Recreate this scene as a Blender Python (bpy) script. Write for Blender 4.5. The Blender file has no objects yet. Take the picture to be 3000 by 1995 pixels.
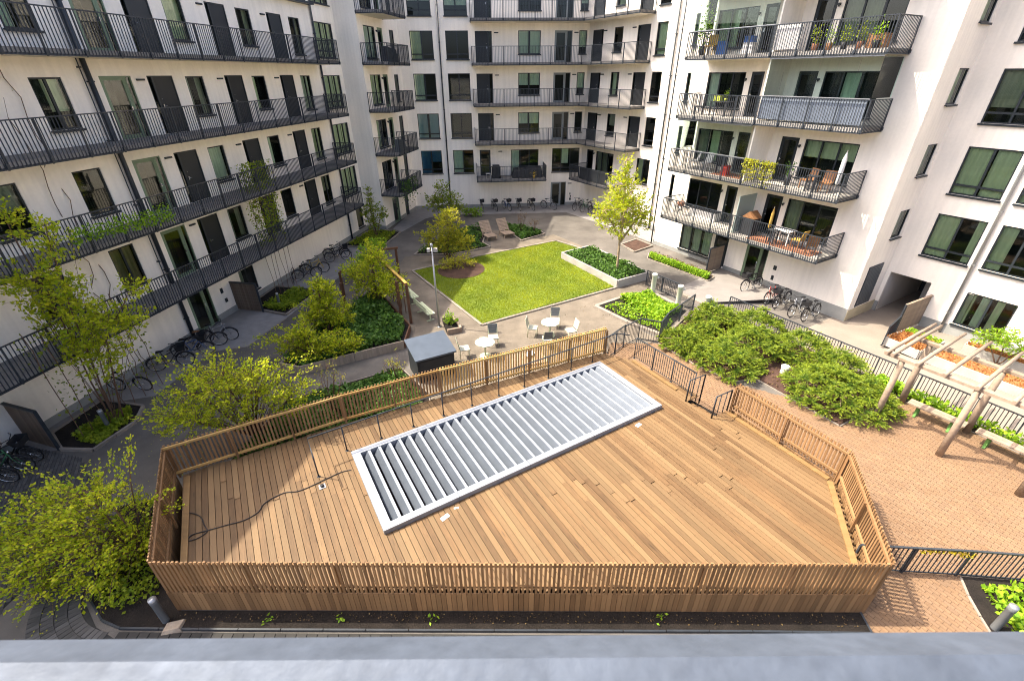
import bpy, math, random
import numpy as np
from mathutils import Matrix, Vector
rad = math.radians
rng = random.Random(7)
scene = bpy.context.scene
COL = scene.collection

# ---------------------------------------------------------------- camera
cam_d = bpy.data.cameras.new('camera'); cam = bpy.data.objects.new('camera', cam_d); COL.objects.link(cam)
cam_d.sensor_width = 36.0; cam_d.lens = 1350.0 / 3000.0 * 36.0
cam_d.clip_start = 0.05; cam_d.clip_end = 600
th, ro = rad(30.0), rad(-0.48)
fw = Vector((0, math.cos(th), -math.sin(th))); rt = Vector((1, 0, 0)); up = rt.cross(fw)
rt2 = rt * math.cos(ro) + up * math.sin(ro); up2 = up * math.cos(ro) - rt * math.sin(ro)
cm = Matrix((( rt2.x, up2.x, -fw.x, 0), (rt2.y, up2.y, -fw.y, 0), (rt2.z, up2.z, -fw.z, 10.8), (0, 0, 0, 1)))
cam.matrix_world = cm
cam_d.dof.use_dof = True; cam_d.dof.focus_distance = 17.0; cam_d.dof.aperture_fstop = 9.0
scene.camera = cam

# ---------------------------------------------------------------- sky and sun
SUN_EL, SUN_AZ = 54.0, 103.0          # direction the light travels: degrees from +Y towards +X
world = bpy.data.worlds.new('World'); scene.world = world; world.use_nodes = True
wn = world.node_tree.nodes; wl = world.node_tree.links
bg = wn.get('Background') or wn.new('ShaderNodeBackground')
sky = wn.new('ShaderNodeTexSky'); sky.sky_type = 'NISHITA'; sky.sun_disc = False
sky.sun_elevation = rad(SUN_EL); sky.sun_rotation = rad(SUN_AZ + 180.0)
sky.air_density = 0.55; sky.dust_density = 5.0; sky.ozone_density = 0.4
wl.new(sky.outputs[0], bg.inputs[0]); bg.inputs[1].default_value = 0.15
sd = bpy.data.lights.new('sun', 'SUN'); sd.energy = 2.75; sd.angle = rad(0.53); sd.color = (1.0, 0.90, 0.74)
sun = bpy.data.objects.new('sun', sd); COL.objects.link(sun)
tv = Vector((math.sin(rad(SUN_AZ)) * math.cos(rad(SUN_EL)), math.cos(rad(SUN_AZ)) * math.cos(rad(SUN_EL)), -math.sin(rad(SUN_EL))))
sun.rotation_euler = tv.to_track_quat('-Z', 'Y').to_euler(); sun.location = (-30, 20, 40)
scene.render.engine = 'CYCLES'
scene.cycles.max_bounces = 7; scene.cycles.diffuse_bounces = 4; scene.cycles.glossy_bounces = 3
scene.cycles.transparent_max_bounces = 16; scene.cycles.caustics_reflective = False; scene.cycles.caustics_refractive = False
scene.cycles.use_denoising = True; scene.cycles.filter_width = 1.05
vs = scene.view_settings; vs.view_transform = 'Standard'; vs.look = 'None'; vs.gamma = 1.0; vs.exposure = 1.95
vs.use_curve_mapping = False

# ---------------------------------------------------------------- materials
MAT = {}
def mat(name, color, rough=0.7, metal=0.0, noise=0.0, nscale=3.0, bump=0.0, bscale=40.0, tint=0.0, tintcol=None,
        stretch=None, spec=0.3, coord='Object', noise2=0.0, n2scale=25.0, streak=0.0, knots=0.0, wear_and_light=0.0, wscale=.5):
    """Principled material; colour broken up by two noises and a per-object / per-piece tint."""
    m = bpy.data.materials.new(name); m.use_nodes = True; MAT[name] = m
    nt = m.node_tree; N = nt.nodes; L = nt.links; b = N['Principled BSDF']
    b.inputs['Roughness'].default_value = rough; b.inputs['Metallic'].default_value = metal
    b.inputs['Specular IOR Level'].default_value = spec
    c = N.new('ShaderNodeRGB'); c.outputs[0].default_value = (*color, 1); cur = c.outputs[0]
    tc = N.new('ShaderNodeTexCoord'); co = tc.outputs[coord]
    if stretch:
        mp = N.new('ShaderNodeMapping'); mp.inputs['Scale'].default_value = stretch; L.new(co, mp.inputs[0]); co = mp.outputs[0]
        if tint:
            oi0 = N.new('ShaderNodeObjectInfo'); mu = N.new('ShaderNodeMath'); mu.operation = 'MULTIPLY'; mu.inputs[1].default_value = 37.0
            L.new(oi0.outputs['Random'], mu.inputs[0]); cx = N.new('ShaderNodeCombineXYZ'); L.new(mu.outputs[0], cx.inputs[1]); L.new(mu.outputs[0], cx.inputs[2])
            L.new(cx.outputs[0], mp.inputs['Location'])
    def scale_by(val, amount, cur):
        mr = N.new('ShaderNodeMapRange'); mr.inputs['To Min'].default_value = 1 - amount; mr.inputs['To Max'].default_value = 1 + amount
        L.new(val, mr.inputs['Value'])
        mx = N.new('ShaderNodeMix'); mx.data_type = 'RGBA'; mx.blend_type = 'MULTIPLY'; mx.inputs['Factor'].default_value = 1
        L.new(cur, mx.inputs[6]); L.new(mr.outputs[0], mx.inputs[7]); return mx.outputs[2]
    if noise:
        n = N.new('ShaderNodeTexNoise'); n.inputs['Scale'].default_value = nscale; n.inputs['Detail'].default_value = 5; L.new(co, n.inputs['Vector'])
        mr = N.new('ShaderNodeMapRange'); mr.inputs['From Min'].default_value = .3; mr.inputs['From Max'].default_value = .7; L.new(n.outputs['Fac'], mr.inputs['Value'])
        cur = scale_by(mr.outputs[0], noise, cur)
    if noise2:
        n = N.new('ShaderNodeTexNoise'); n.inputs['Scale'].default_value = n2scale; n.inputs['Detail'].default_value = 3; L.new(co, n.inputs['Vector'])
        mr = N.new('ShaderNodeMapRange'); mr.inputs['From Min'].default_value = .3; mr.inputs['From Max'].default_value = .7; L.new(n.outputs['Fac'], mr.inputs['Value'])
        cur = scale_by(mr.outputs[0], noise2, cur)
    if streak:
        mp2 = N.new('ShaderNodeMapping'); mp2.inputs['Scale'].default_value = (2.2, 2.2, .12); L.new(tc.outputs[coord], mp2.inputs[0])
        n = N.new('ShaderNodeTexNoise'); n.inputs['Scale'].default_value = 2.0; n.inputs['Detail'].default_value = 6; L.new(mp2.outputs[0], n.inputs['Vector'])
        mr = N.new('ShaderNodeMapRange'); mr.inputs['From Min'].default_value = .42; mr.inputs['From Max'].default_value = .75; L.new(n.outputs['Fac'], mr.inputs['Value'])
        inv = N.new('ShaderNodeMath'); inv.operation = 'MULTIPLY_ADD'; inv.inputs[1].default_value = -1; inv.inputs[2].default_value = .5; L.new(mr.outputs[0], inv.inputs[0])
        cur = scale_by(inv.outputs[0], streak, cur)
    if wear_and_light:  # stains mixed with soft light patches painted into the colour, like window bounce
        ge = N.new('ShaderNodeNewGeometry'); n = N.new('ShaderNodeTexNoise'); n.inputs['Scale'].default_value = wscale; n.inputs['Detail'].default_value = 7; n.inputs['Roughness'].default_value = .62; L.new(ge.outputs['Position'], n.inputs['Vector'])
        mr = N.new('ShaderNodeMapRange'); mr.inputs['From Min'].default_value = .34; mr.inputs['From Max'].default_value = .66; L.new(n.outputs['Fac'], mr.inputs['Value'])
        cur = scale_by(mr.outputs[0], wear_and_light, cur)
    if knots:
        vo = N.new('ShaderNodeTexVoronoi'); vo.inputs['Scale'].default_value = 2.1; L.new(co, vo.inputs['Vector'])
        mr = N.new('ShaderNodeMapRange'); mr.inputs['From Min'].default_value = .08; mr.inputs['From Max'].default_value = .20; L.new(vo.outputs['Distance'], mr.inputs['Value'])
        mr2 = N.new('ShaderNodeMapRange'); mr2.inputs['To Min'].default_value = 1-knots; L.new(mr.outputs[0], mr2.inputs['Value'])
        mx = N.new('ShaderNodeMix'); mx.data_type = 'RGBA'; mx.blend_type = 'MULTIPLY'; mx.inputs['Factor'].default_value = 1
        L.new(cur, mx.inputs[6]); L.new(mr2.outputs[0], mx.inputs[7]); cur = mx.outputs[2]
    if tint:
        oi = N.new('ShaderNodeObjectInfo'); at = N.new('ShaderNodeAttribute'); at.attribute_name = 'tint'
        ad = N.new('ShaderNodeMath'); ad.operation = 'ADD'; L.new(oi.outputs['Random'], ad.inputs[0]); L.new(at.outputs['Fac'], ad.inputs[1])
        fr = N.new('ShaderNodeMath'); fr.operation = 'FRACT'; L.new(ad.outputs[0], fr.inputs[0])
        if tintcol:
            mx = N.new('ShaderNodeMix'); mx.data_type = 'RGBA'; L.new(fr.outputs[0], mx.inputs['Factor'])
            L.new(cur, mx.inputs[6]); mx.inputs[7].default_value = (*tintcol, 1); cur = mx.outputs[2]
        m2 = N.new('ShaderNodeMath'); m2.operation = 'MULTIPLY'; m2.inputs[1].default_value = 7.31; L.new(fr.outputs[0], m2.inputs[0])
        f2 = N.new('ShaderNodeMath'); f2.operation = 'FRACT'; L.new(m2.outputs[0], f2.inputs[0])
        cur = scale_by(f2.outputs[0], tint, cur)
    L.new(cur, b.inputs['Base Color'])
    if bump:
        n = N.new('ShaderNodeTexNoise'); n.inputs['Scale'].default_value = bscale; n.inputs['Detail'].default_value = 4; L.new(co, n.inputs['Vector'])
        bu = N.new('ShaderNodeBump'); bu.inputs['Strength'].default_value = bump; bu.inputs['Distance'].default_value = .02
        L.new(n.outputs['Fac'], bu.inputs['Height']); L.new(bu.outputs[0], b.inputs['Normal'])
    return m
def leafmat(name, c1, c2, trans=0.35, rough=0.5):
    m = bpy.data.materials.new(name); m.use_nodes = True; MAT[name] = m
    nt = m.node_tree; N = nt.nodes; L = nt.links; b = N['Principled BSDF']
    at = N.new('ShaderNodeAttribute'); at.attribute_name = 'tint'
    mx = N.new('ShaderNodeMix'); mx.data_type = 'RGBA'; L.new(at.outputs['Fac'], mx.inputs['Factor'])
    mx.inputs[6].default_value = (*c1, 1); mx.inputs[7].default_value = (*c2, 1)
    b.inputs['Roughness'].default_value = rough; b.inputs['Specular IOR Level'].default_value = .25
    L.new(mx.outputs[2], b.inputs['Base Color'])
    t = N.new('ShaderNodeBsdfTranslucent'); L.new(mx.outputs[2], t.inputs[0])
    ms = N.new('ShaderNodeMixShader'); ms.inputs[0].default_value = trans
    L.new(b.outputs[0], ms.inputs[1]); L.new(t.outputs[0], ms.inputs[2]); L.new(ms.outputs[0], N['Material Output'].inputs[0])
    return m
def glassmat(name, tintc, ior=1.6, rough=0.0, milky=0.0):
    m = bpy.data.materials.new(name); m.use_nodes = True; MAT[name] = m
    nt = m.node_tree; N = nt.nodes; L = nt.links; N.remove(N['Principled BSDF'])
    tr = N.new('ShaderNodeBsdfTransparent'); tr.inputs[0].default_value = (*tintc, 1)
    g = N.new('ShaderNodeBsdfGlossy'); g.inputs['Roughness'].default_value = rough; g.inputs['Color'].default_value = (.95, 1, .98, 1)
    f = N.new('ShaderNodeFresnel'); f.inputs[0].default_value = ior
    base = tr.outputs[0]
    if milky:
        d = N.new('ShaderNodeBsdfDiffuse'); d.inputs[0].default_value = (*tintc, 1)
        m0 = N.new('ShaderNodeMixShader'); m0.inputs[0].default_value = milky; L.new(tr.outputs[0], m0.inputs[1]); L.new(d.outputs[0], m0.inputs[2]); base = m0.outputs[0]
    ms = N.new('ShaderNodeMixShader'); L.new(f.outputs[0], ms.inputs[0]); L.new(base, ms.inputs[1]); L.new(g.outputs[0], ms.inputs[2])
    L.new(ms.outputs[0], N['Material Output'].inputs[0]); return m

mat('plaster', (.88, .815, .715), .9, streak=.055, noise=.05, nscale=.5, noise2=.025, n2scale=9, bump=.12, bscale=60)
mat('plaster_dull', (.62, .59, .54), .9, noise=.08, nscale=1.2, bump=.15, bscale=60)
mat('plinth', (.27, .275, .26), .85, noise=.12, nscale=2, bump=.1)
mat('plinth_sand', (.50, .44, .30), .85, noise=.1, nscale=2)
mat('frame', (.022, .028, .033), .4, noise=.1)
mat('frame_grey', (.20, .22, .22), .45)
mat('frame_green', (.155, .215, .135), .45)
mat('door_dark', (.020, .024, .028), .45, tint=.25)
mat('steel_dark', (.028, .034, .042), .42, noise=.15, nscale=5)
mat('steel_pale', (.34, .35, .36), .35, metal=.6, noise=.06)
mat('galv_rim', (.27, .295, .33), .42, metal=.35, noise=.08, nscale=3, noise2=.05, n2scale=30)
mat('galv', (.115, .135, .165), .40, metal=.45, noise=.10, nscale=3, noise2=.05, n2scale=30, tint=.05)
mat('ledge', (.080, .096, .122), .6, metal=.3, noise=.16, nscale=9, noise2=.1, n2scale=60, bump=.12, bscale=25)
mat('concrete', (.215, .205, .195), .9, noise=.12, nscale=2.5, noise2=.08, n2scale=40, bump=.1)
mat('concrete_pale', (.36, .34, .305), .9, noise=.12, nscale=2, noise2=.06, n2scale=30, bump=.12, tint=.06)
mat('soffit', (.72, .66, .56), .9, noise=.05)
mat('asphalt', (.108, .098, .086), .9, wear_and_light=.16, wscale=.9, noise=.24, nscale=.35, noise2=.16, n2scale=60, bump=.25, bscale=160)
mat('gravel', (.145, .122, .094), .95, wear_and_light=.18, wscale=.8, noise=.18, nscale=1.0, noise2=.2, n2scale=70, bump=.3, bscale=150)
mat('paving', (.19, .175, .16), .9, noise=.12, nscale=1.2, noise2=.1, n2scale=40, bump=.1)
mat('pale_paving', (.21, .178, .145), .9, noise=.10, nscale=1.0, noise2=.08, n2scale=30, bump=.1)
mat('kerb', (.22, .19, .158), .85, noise=.12, nscale=4, tint=.14)
mat('brick', (.19, .116, .064), .85, wear_and_light=.14, wscale=.8, noise=.10, nscale=6, noise2=.12, n2scale=60, tint=.07, tintcol=(.178, .114, .068), bump=.1)
mat('cobble', (.075, .072, .068), .85, noise=.12, nscale=5, tint=.25)
mat('joint', (.115, .072, .045), .95, noise=.2, nscale=8)
mat('cobble_dark', (.030, .029, .027), .85, noise=.12, nscale=5, tint=.25)
mat('joint_dark', (.03, .03, .028), .95, noise=.2, nscale=8)
mat('soil', (.013, .010, .008), 1.0, noise=.35, nscale=3, noise2=.35, n2scale=30, bump=.9, bscale=26)
mat('mulch', (.055, .030, .021), 1.0, noise=.3, nscale=3, noise2=.3, n2scale=30, bump=.9, bscale=26)
mat('lawn_soil', (.11, .15, .018), 1.0, noise=.25, nscale=1.0, noise2=.25, n2scale=14, bump=.5, bscale=60)
mat('deck_wood', (.118, .068, .030), .62, wear_and_light=.17, wscale=.6, noise=.17, nscale=1.6, noise2=.12, n2scale=9, tint=.21, tintcol=(.165, .105, .050), knots=.55, stretch=(.6, 5, 5), bump=.15, bscale=12)
mat('deck_edge', (.20, .12, .048), .6, noise=.14, nscale=1.6, tint=.12, stretch=(.25, 5, 5))
mat('fence_wood', (.19, .105, .047), .65, noise=.18, nscale=1.5, noise2=.12, n2scale=8, tint=.24, tintcol=(.24, .14, .064), stretch=(6, 6, .35), bump=.15, bscale=10)
mat('fence_gold', (.37, .20, .06), .6, noise=.18, nscale=1.5, tint=.22, tintcol=(.50, .33, .12), stretch=(6, 6, .35))
mat('grey_wood', (.33, .27, .205), .8, noise=.18, nscale=1.2, noise2=.12, n2scale=9, tint=.14, stretch=(6, 6, .5), bump=.2, bscale=12)
mat('log_wood', (.27, .205, .15), .8, noise=.18, nscale=1.5, noise2=.14, n2scale=10, tint=.10, bump=.25, bscale=18)
mat('screen_wood', (.155, .115, .085), .75, noise=.15, nscale=1.5, tint=.18, stretch=(6, 6, .5))
mat('trellis_wood', (.11, .052, .028), .7, noise=.2, nscale=3)
mat('pale_green', (.50, .54, .36), .5, noise=.06, nscale=4)
mat('slate_seat', (.10, .115, .12), .5)
mat('white_seat', (.40, .41, .32), .5, noise=.05)
mat('shed_roof', (.085, .105, .13), .35, metal=.3, noise=.1, nscale=3)
mat('shed_wall', (.022, .026, .03), .5, noise=.1)
mat('bollard_stone', (.56, .55, .48), .6, noise=.06, nscale=5)
mat('bollard_dark', (.11, .12, .125), .45, noise=.1)
mat('rubber', (.012, .012, .013), .75)
mat('chrome', (.6, .61, .62), .25, metal=.9)
mat('bark', (.21, .155, .10), .9, noise=.25, nscale=9, bump=.5, bscale=30)
mat('bark_pale', (.36, .27, .17), .85, noise=.2, nscale=9, bump=.4, bscale=30)
mat('twig', (.125, .072, .045), .85, noise=.15)
mat('curtain_green', (.76, .76, .58), .9, noise=.06, nscale=3)
mat('curtain_white', (.85, .85, .80), .9, noise=.05, nscale=3)
mat('curtain_grey', (.36, .34, .30), .9, noise=.08, nscale=3)
mat('curtain_brown', (.24, .18, .11), .9, noise=.1, nscale=3)
mat('blind_blue', (.42, .52, .66), .8)
mat('blind_deep', (.06, .16, .36), .7)
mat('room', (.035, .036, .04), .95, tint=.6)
mat('room_floor', (.16, .11, .07), .8)
mat('canvas_dark', (.030, .032, .036), .9, noise=.1, nscale=6)
mat('screen_cloth', (.20, .235, .29), .9, noise=.08, nscale=4)
mat('blue_plastic', (.03, .10, .30), .5)
mat('yellow_cloth', (.42, .27, .06), .8, noise=.1)
mat('lime_plastic', (.36, .42, .05), .5)
mat('orange_wood', (.22, .11, .05), .6, noise=.2, nscale=6)
mat('terracotta', (.26, .12, .07), .8)
mat('black_pot', (.02, .02, .022), .6)
mat('white_cloth', (.62, .61, .59), .85, noise=.08, nscale=5)
mat('red_paint', (.32, .03, .02), .4); mat('green_paint', (.05, .16, .07), .4); mat('blue_paint', (.03, .09, .26), .4)
mat('grey_paint', (.25, .26, .27), .4); mat('black_paint', (.015, .015, .017), .4); mat('yellow_paint', (.50, .34, .03), .4)
mat('tan_leather', (.25, .11, .04), .6)
mat('sedum', (.30, .13, .05), 1, noise=.3, nscale=14, bump=.9, bscale=30)
mat('paper', (.80, .82, .84), .8)
mat('bench_green', (.12, .26, .07), .5)
glassmat('glass', (.66, .78, .66), 1.52)
glassmat('glass_clear', (.93, .985, .96), 1.3)
glassmat('glass_frost', (.66, .80, .74), 1.4, milky=.45)
leafmat('leaf_lime', (.24, .36, .012), (.64, .64, .03), .5)
leafmat('leaf_mid', (.14, .22, .014), (.36, .42, .03), .45)
leafmat('leaf_dark', (.035, .095, .016), (.11, .21, .03), .30)
leafmat('leaf_gold', (.26, .31, .02), (.52, .47, .035), .45)
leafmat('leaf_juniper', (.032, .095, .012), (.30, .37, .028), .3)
leafmat('leaf_bright', (.14, .30, .015), (.36, .52, .03), .42)
leafmat('leaf_rust', (.28, .10, .03), (.42, .20, .06), .3)
leafmat('leaf_vine', (.13, .19, .02), (.28, .32, .03), .4)
leafmat('leaf_yellow', (.55, .42, .02), (.65, .50, .03), .3)
leafmat('grass', (.12, .20, .006), (.42, .45, .014), .42)
leafmat('leaf_brown', (.10, .06, .03), (.20, .14, .05), .2)
# ---------------------------------------------------------------- mesh helpers
class MB:
    def __init__(s): s.v = []; s.f = []; s.m = []; s.t = []; s.tint = 0.0; s.sm = []
    def add(s, vs, fs, mi=0, smooth=False):
        o = len(s.v); s.v += [tuple(p) for p in vs]; s.t += [s.tint] * len(vs)
        for f in fs: s.f.append([o + i for i in f]); s.m.append(mi); s.sm.append(smooth)
        return s
    def box(s, x0, x1, y0, y1, z0, z1, mi=0, bottom=True):
        v = [(x0,y0,z0),(x1,y0,z0),(x1,y1,z0),(x0,y1,z0),(x0,y0,z1),(x1,y0,z1),(x1,y1,z1),(x0,y1,z1)]
        f = [(4,5,6,7),(0,1,5,4),(1,2,6,5),(2,3,7,6),(3,0,4,7)]
        if bottom: f.append((3,2,1,0))
        return s.add(v, f, mi)
    def obox(s, p0, p1, w, h, mi=0, upv=(0,0,1)):
        """bar from p0 to p1, w wide across and h high"""
        p0, p1 = Vector(p0), Vector(p1); d = (p1 - p0).normalized(); u = Vector(upv)
        if abs(d.dot(u)) > .98: u = Vector((0, 1, 0))
        a = d.cross(u).normalized(); b = a.cross(d).normalized()
        v = [p + a * (sx * w / 2) + b * (sz * h / 2) for p in (p0, p1) for sx, sz in ((-1,-1),(1,-1),(1,1),(-1,1))]
        return s.add(v, [(0,1,5,4),(1,2,6,5),(2,3,7,6),(3,0,4,7),(3,2,1,0),(4,5,6,7)], mi)
    def tube(s, pts, rs, n=6, mi=0, caps=True):
        pts = [Vector(p) for p in pts]
        if not hasattr(rs, '__len__'): rs = [rs] * len(pts)
        rings = []; pa = None
        for i, p in enumerate(pts):
            d = (pts[min(i+1, len(pts)-1)] - pts[max(i-1, 0)])
            d = d.normalized() if d.length > 1e-9 else Vector((0,0,1))
            if pa is None: pa = d.orthogonal().normalized()
            a = (pa - d * pa.dot(d)); a = a.normalized() if a.length > 1e-6 else d.orthogonal().normalized(); pa = a
            b = d.cross(a)
            rings.append([p + (a * math.cos(2*math.pi*k/n) + b * math.sin(2*math.pi*k/n)) * rs[i] for k in range(n)])
        v = [q for r in rings for q in r]
        f = [(i*n+k, i*n+(k+1)%n, (i+1)*n+(k+1)%n, (i+1)*n+k) for i in range(len(pts)-1) for k in range(n)]
        s.add(v, f, mi, True)
        if caps:
            o = len(s.v) - len(v)
            s.f.append([o + k for k in range(n)][::-1]); s.m.append(mi); s.sm.append(False)
            s.f.append([o + (len(pts)-1)*n + k for k in range(n)]); s.m.append(mi); s.sm.append(False)
        return s
    def lathe(s, prof, n=16, mi=0, c=(0,0)):
        v = [(c[0]+r*math.cos(2*math.pi*k/n), c[1]+r*math.sin(2*math.pi*k/n), z) for r, z in prof for k in range(n)]
        f = [(i*n+k, i*n+(k+1)%n, (i+1)*n+(k+1)%n, (i+1)*n+k) for i in range(len(prof)-1) for k in range(n)]
        return s.add(v, f, mi, True)
    def torus(s, R_, r, n=24, k=6, mi=0, axis='Y', c=(0,0,0)):
        v = []
        for i in range(n):
            a = 2*math.pi*i/n
            for j in range(k):
                b = 2*math.pi*j/k; q = R_ + r*math.cos(b); h = r*math.sin(b)
                x, z = q*math.cos(a), q*math.sin(a)
                v.append((c[0]+x, c[1]+h, c[2]+z) if axis == 'Y' else (c[0]+x, c[1]+z, c[2]+h))
        f = [(i*k+j, ((i+1)%n)*k+j, ((i+1)%n)*k+(j+1)%k, i*k+(j+1)%k) for i in range(n) for j in range(k)]
        return s.add(v, f, mi, True)
    def prism(s, poly, z0, z1, mi=0, mside=None, bottom=False):
        n = len(poly)
        ar = sum(poly[i][0]*poly[(i+1)%n][1]-poly[(i+1)%n][0]*poly[i][1] for i in range(n))
        if ar < 0: poly = poly[::-1]
        v = [(x,y,z0) for x,y in poly] + [(x,y,z1) for x,y in poly]
        s.add(v, [tuple(range(n, 2*n))], mi)
        o = len(s.v) - 2*n
        ms = mi if mside is None else mside
        for i in range(n): s.f.append([o+i, o+(i+1)%n, o+n+(i+1)%n, o+n+i]); s.m.append(ms); s.sm.append(False)
        if bottom: s.f.append([o+i for i in range(n)][::-1]); s.m.append(ms); s.sm.append(False)
        return s
    def mesh(s, name, mats):
        me = bpy.data.meshes.new(name); me.from_pydata(s.v, [], s.f)
        for m in (mats if isinstance(mats, (list, tuple)) else [mats]): me.materials.append(MAT[m])
        me.polygons.foreach_set('material_index', s.m); me.polygons.foreach_set('use_smooth', s.sm)
        if any(s.t):
            a = me.attributes.new('tint', 'FLOAT', 'POINT'); a.data.foreach_set('value', s.t)
        me.update(); return me
WM = {}
I4 = Matrix.Identity(4)
def T(x, y, z=0.0, rz=0.0): return Matrix.Translation((x, y, z)) @ Matrix.Rotation(rz, 4, 'Z')
def put(name, me, parent=None, W=None, **props):
    """link object `name` with world matrix W under parent"""
    o = bpy.data.objects.new(name, me); COL.objects.link(o)
    W = W if W is not None else (WM[parent] if parent else I4); WM[o] = W
    if parent: o.parent = parent; o.matrix_local = WM[parent].inverted() @ W
    else: o.matrix_world = W
    for k, v in props.items(): o[k] = v
    return o
def thing(name, label, category, W, group=None, me=None):
    o = put(name, me, None, W); o['label'] = label; o['category'] = category
    if group: o['group'] = group
    return o
def struct(name, me, W=None, parent=None): 
    o = put(name, me, parent, W if W is not None else I4)
    if not parent: o['kind'] = 'structure'
    return o
def dup(root, W, label, group=None, mats=None):
    """copy a thing with its parts and sub-parts"""
    def cp(o, par, Wn):
        c = o.copy(); COL.objects.link(c); WM[c] = Wn
        c.parent = par
        if par: c.matrix_local = WM[par].inverted() @ Wn
        else: c.matrix_world = Wn
        if mats:
            for i, sl in enumerate(c.material_slots):
                if sl.material and sl.material.name in mats: sl.link = 'OBJECT'; sl.material = MAT[mats[sl.material.name]]
        for ch in o.children: cp(ch, c, Wn @ (WM[o].inverted() @ WM[ch]))
        return c
    r = cp(root, None, W); r['label'] = label
    if group: r['group'] = group
    return r
CACHE = {}
def cached(key, fn):
    if key not in CACHE: CACHE[key] = fn()
    return CACHE[key]
def leaves(name, P, size, material, rs, aspect=.62, flat=0.0, dirs=None):
    """one mesh of folded leaf quads; P (n,3) centres, size (n,)"""
    n = len(P); g = np.random.default_rng(rs)
    P = np.asarray(P, float); size = np.asarray(size, float).reshape(-1, 1)
    d = g.normal(size=(n, 3)) if dirs is None else np.asarray(dirs, float) + g.normal(size=(n, 3)) * .35
    d[:, 2] *= (1 - flat * .6); d /= np.linalg.norm(d, axis=1, keepdims=True) + 1e-9
    w = g.normal(size=(n, 3)); w[:, 2] *= (1 - flat)
    w -= d * np.sum(w * d, axis=1, keepdims=True); w /= np.linalg.norm(w, axis=1, keepdims=True) + 1e-9
    nn = np.cross(d, w)
    a = P - d * size * .5; c = P + d * size * .5
    b1 = P + w * size * aspect * .5 + nn * size * .08; b2 = P - w * size * aspect * .5 + nn * size * .08
    V = np.stack([a, b1, c, b2], axis=1).reshape(-1, 3)
    me = bpy.data.meshes.new(name)
    me.vertices.add(4 * n); me.vertices.foreach_set('co', V.ravel())
    me.loops.add(4 * n); me.loops.foreach_set('vertex_index', np.arange(4 * n))
    me.polygons.add(n); me.polygons.foreach_set('loop_start', np.arange(n) * 4); me.polygons.foreach_set('loop_total', np.full(n, 4))
    me.materials.append(MAT[material])
    at = me.attributes.new('tint', 'FLOAT', 'POINT'); at.data.foreach_set('value', np.repeat(g.random(n), 4))
    me.update(); me.validate(); return me
def inpoly(x, y, poly):
    c = False; n = len(poly); j = n - 1
    for i in range(n):
        (xi, yi), (xj, yj) = poly[i], poly[j]
        if (yi > y) != (yj > y) and x < (xj - xi) * (y - yi) / (yj - yi) + xi: c = not c
        j = i
    return c
def scatter(poly, n, r):
    xs = [p[0] for p in poly]; ys = [p[1] for p in poly]; out = []
    k = 0
    while len(out) < n and k < n * 12:
        k += 1; x = r.uniform(min(xs), max(xs)); y = r.uniform(min(ys), max(ys))
        if inpoly(x, y, poly): out.append((x, y))
    return out
def inset(poly, d):
    cx = sum(p[0] for p in poly)/len(poly); cy = sum(p[1] for p in poly)/len(poly)
    out = []
    for x, y in poly:
        l = math.hypot(x-cx, y-cy); k = max(0, 1 - d/l); out.append((cx+(x-cx)*k, cy+(y-cy)*k))
    return out
# the whole garden and deck share one grid, turned 30.6 degrees: q to the right, p away
CQ, SQ = math.cos(rad(30.6)), math.sin(rad(30.6))
def QP(q, p): return (q*CQ - p*SQ, q*SQ + p*CQ)
GRID = rad(30.6)
# ---------------------------------------------------------------- ground and paving
def sm(x): x = min(1, max(0, x)); return x*x*(3-2*x)
def drop(p):
    return -.42 * (1 - sm((p - 10.5) / 5.0)) * (1 - .55 * sm((7.0 - p) / 3.0))
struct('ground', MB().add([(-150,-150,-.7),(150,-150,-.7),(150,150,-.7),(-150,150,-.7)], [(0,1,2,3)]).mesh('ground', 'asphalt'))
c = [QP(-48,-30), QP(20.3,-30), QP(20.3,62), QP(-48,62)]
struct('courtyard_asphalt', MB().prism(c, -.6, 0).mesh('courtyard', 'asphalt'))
b = MB(); ps = [-30, 3, 4, 5, 6, 7, 8, 9, 10, 10.5, 11, 12, 13, 14, 15, 15.5, 17, 62]
for i in range(len(ps)-1):
    a, d = ps[i], ps[i+1]
    b.add([(*QP(20.3,a),drop(a)),(*QP(46,a),drop(a)),(*QP(46,d),drop(d)),(*QP(20.3,d),drop(d))], [(0,1,2,3)], 1 if a < 10 else 0)
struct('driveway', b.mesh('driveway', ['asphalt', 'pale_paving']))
def sheet(name, poly, material, z=.004):
    return struct(name, MB().prism(poly, -.05, z).mesh(name, material))
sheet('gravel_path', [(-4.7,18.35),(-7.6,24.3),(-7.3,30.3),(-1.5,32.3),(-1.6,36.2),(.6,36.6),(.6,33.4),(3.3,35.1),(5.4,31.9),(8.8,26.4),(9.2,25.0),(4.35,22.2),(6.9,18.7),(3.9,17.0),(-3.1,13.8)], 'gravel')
sheet('concrete_apron', [(-16.9,11.3),(-15.3,11.6),(-15.4,14.2),(-14.0,14.6),(-13.6,17.9),(-12.25,18.3),(-11.6,21.4),(-11.1,24.6),(-9.6,31.9),(-12.6,33.2),(-14.9,21.3),(-16.4,13.5)], 'concrete')
sheet('concrete_apron', [(-9.6,37.0),(-8.7,36.1),(-7.4,40.0),(-6.2,41.2),(5.0,41.6),(8.4,36.4),(10.4,32.8),(11.8,34.2),(9.0,41.2),(6.6,44.6),(-9.0,43.2)], 'concrete', .005)
sheet('entrance_slab', [QP(20.4,16.2), QP(20.4,14.2), QP(24.5,12.3), QP(25.5,14.0), QP(25.5,17.0)], 'paving', .006)
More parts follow.
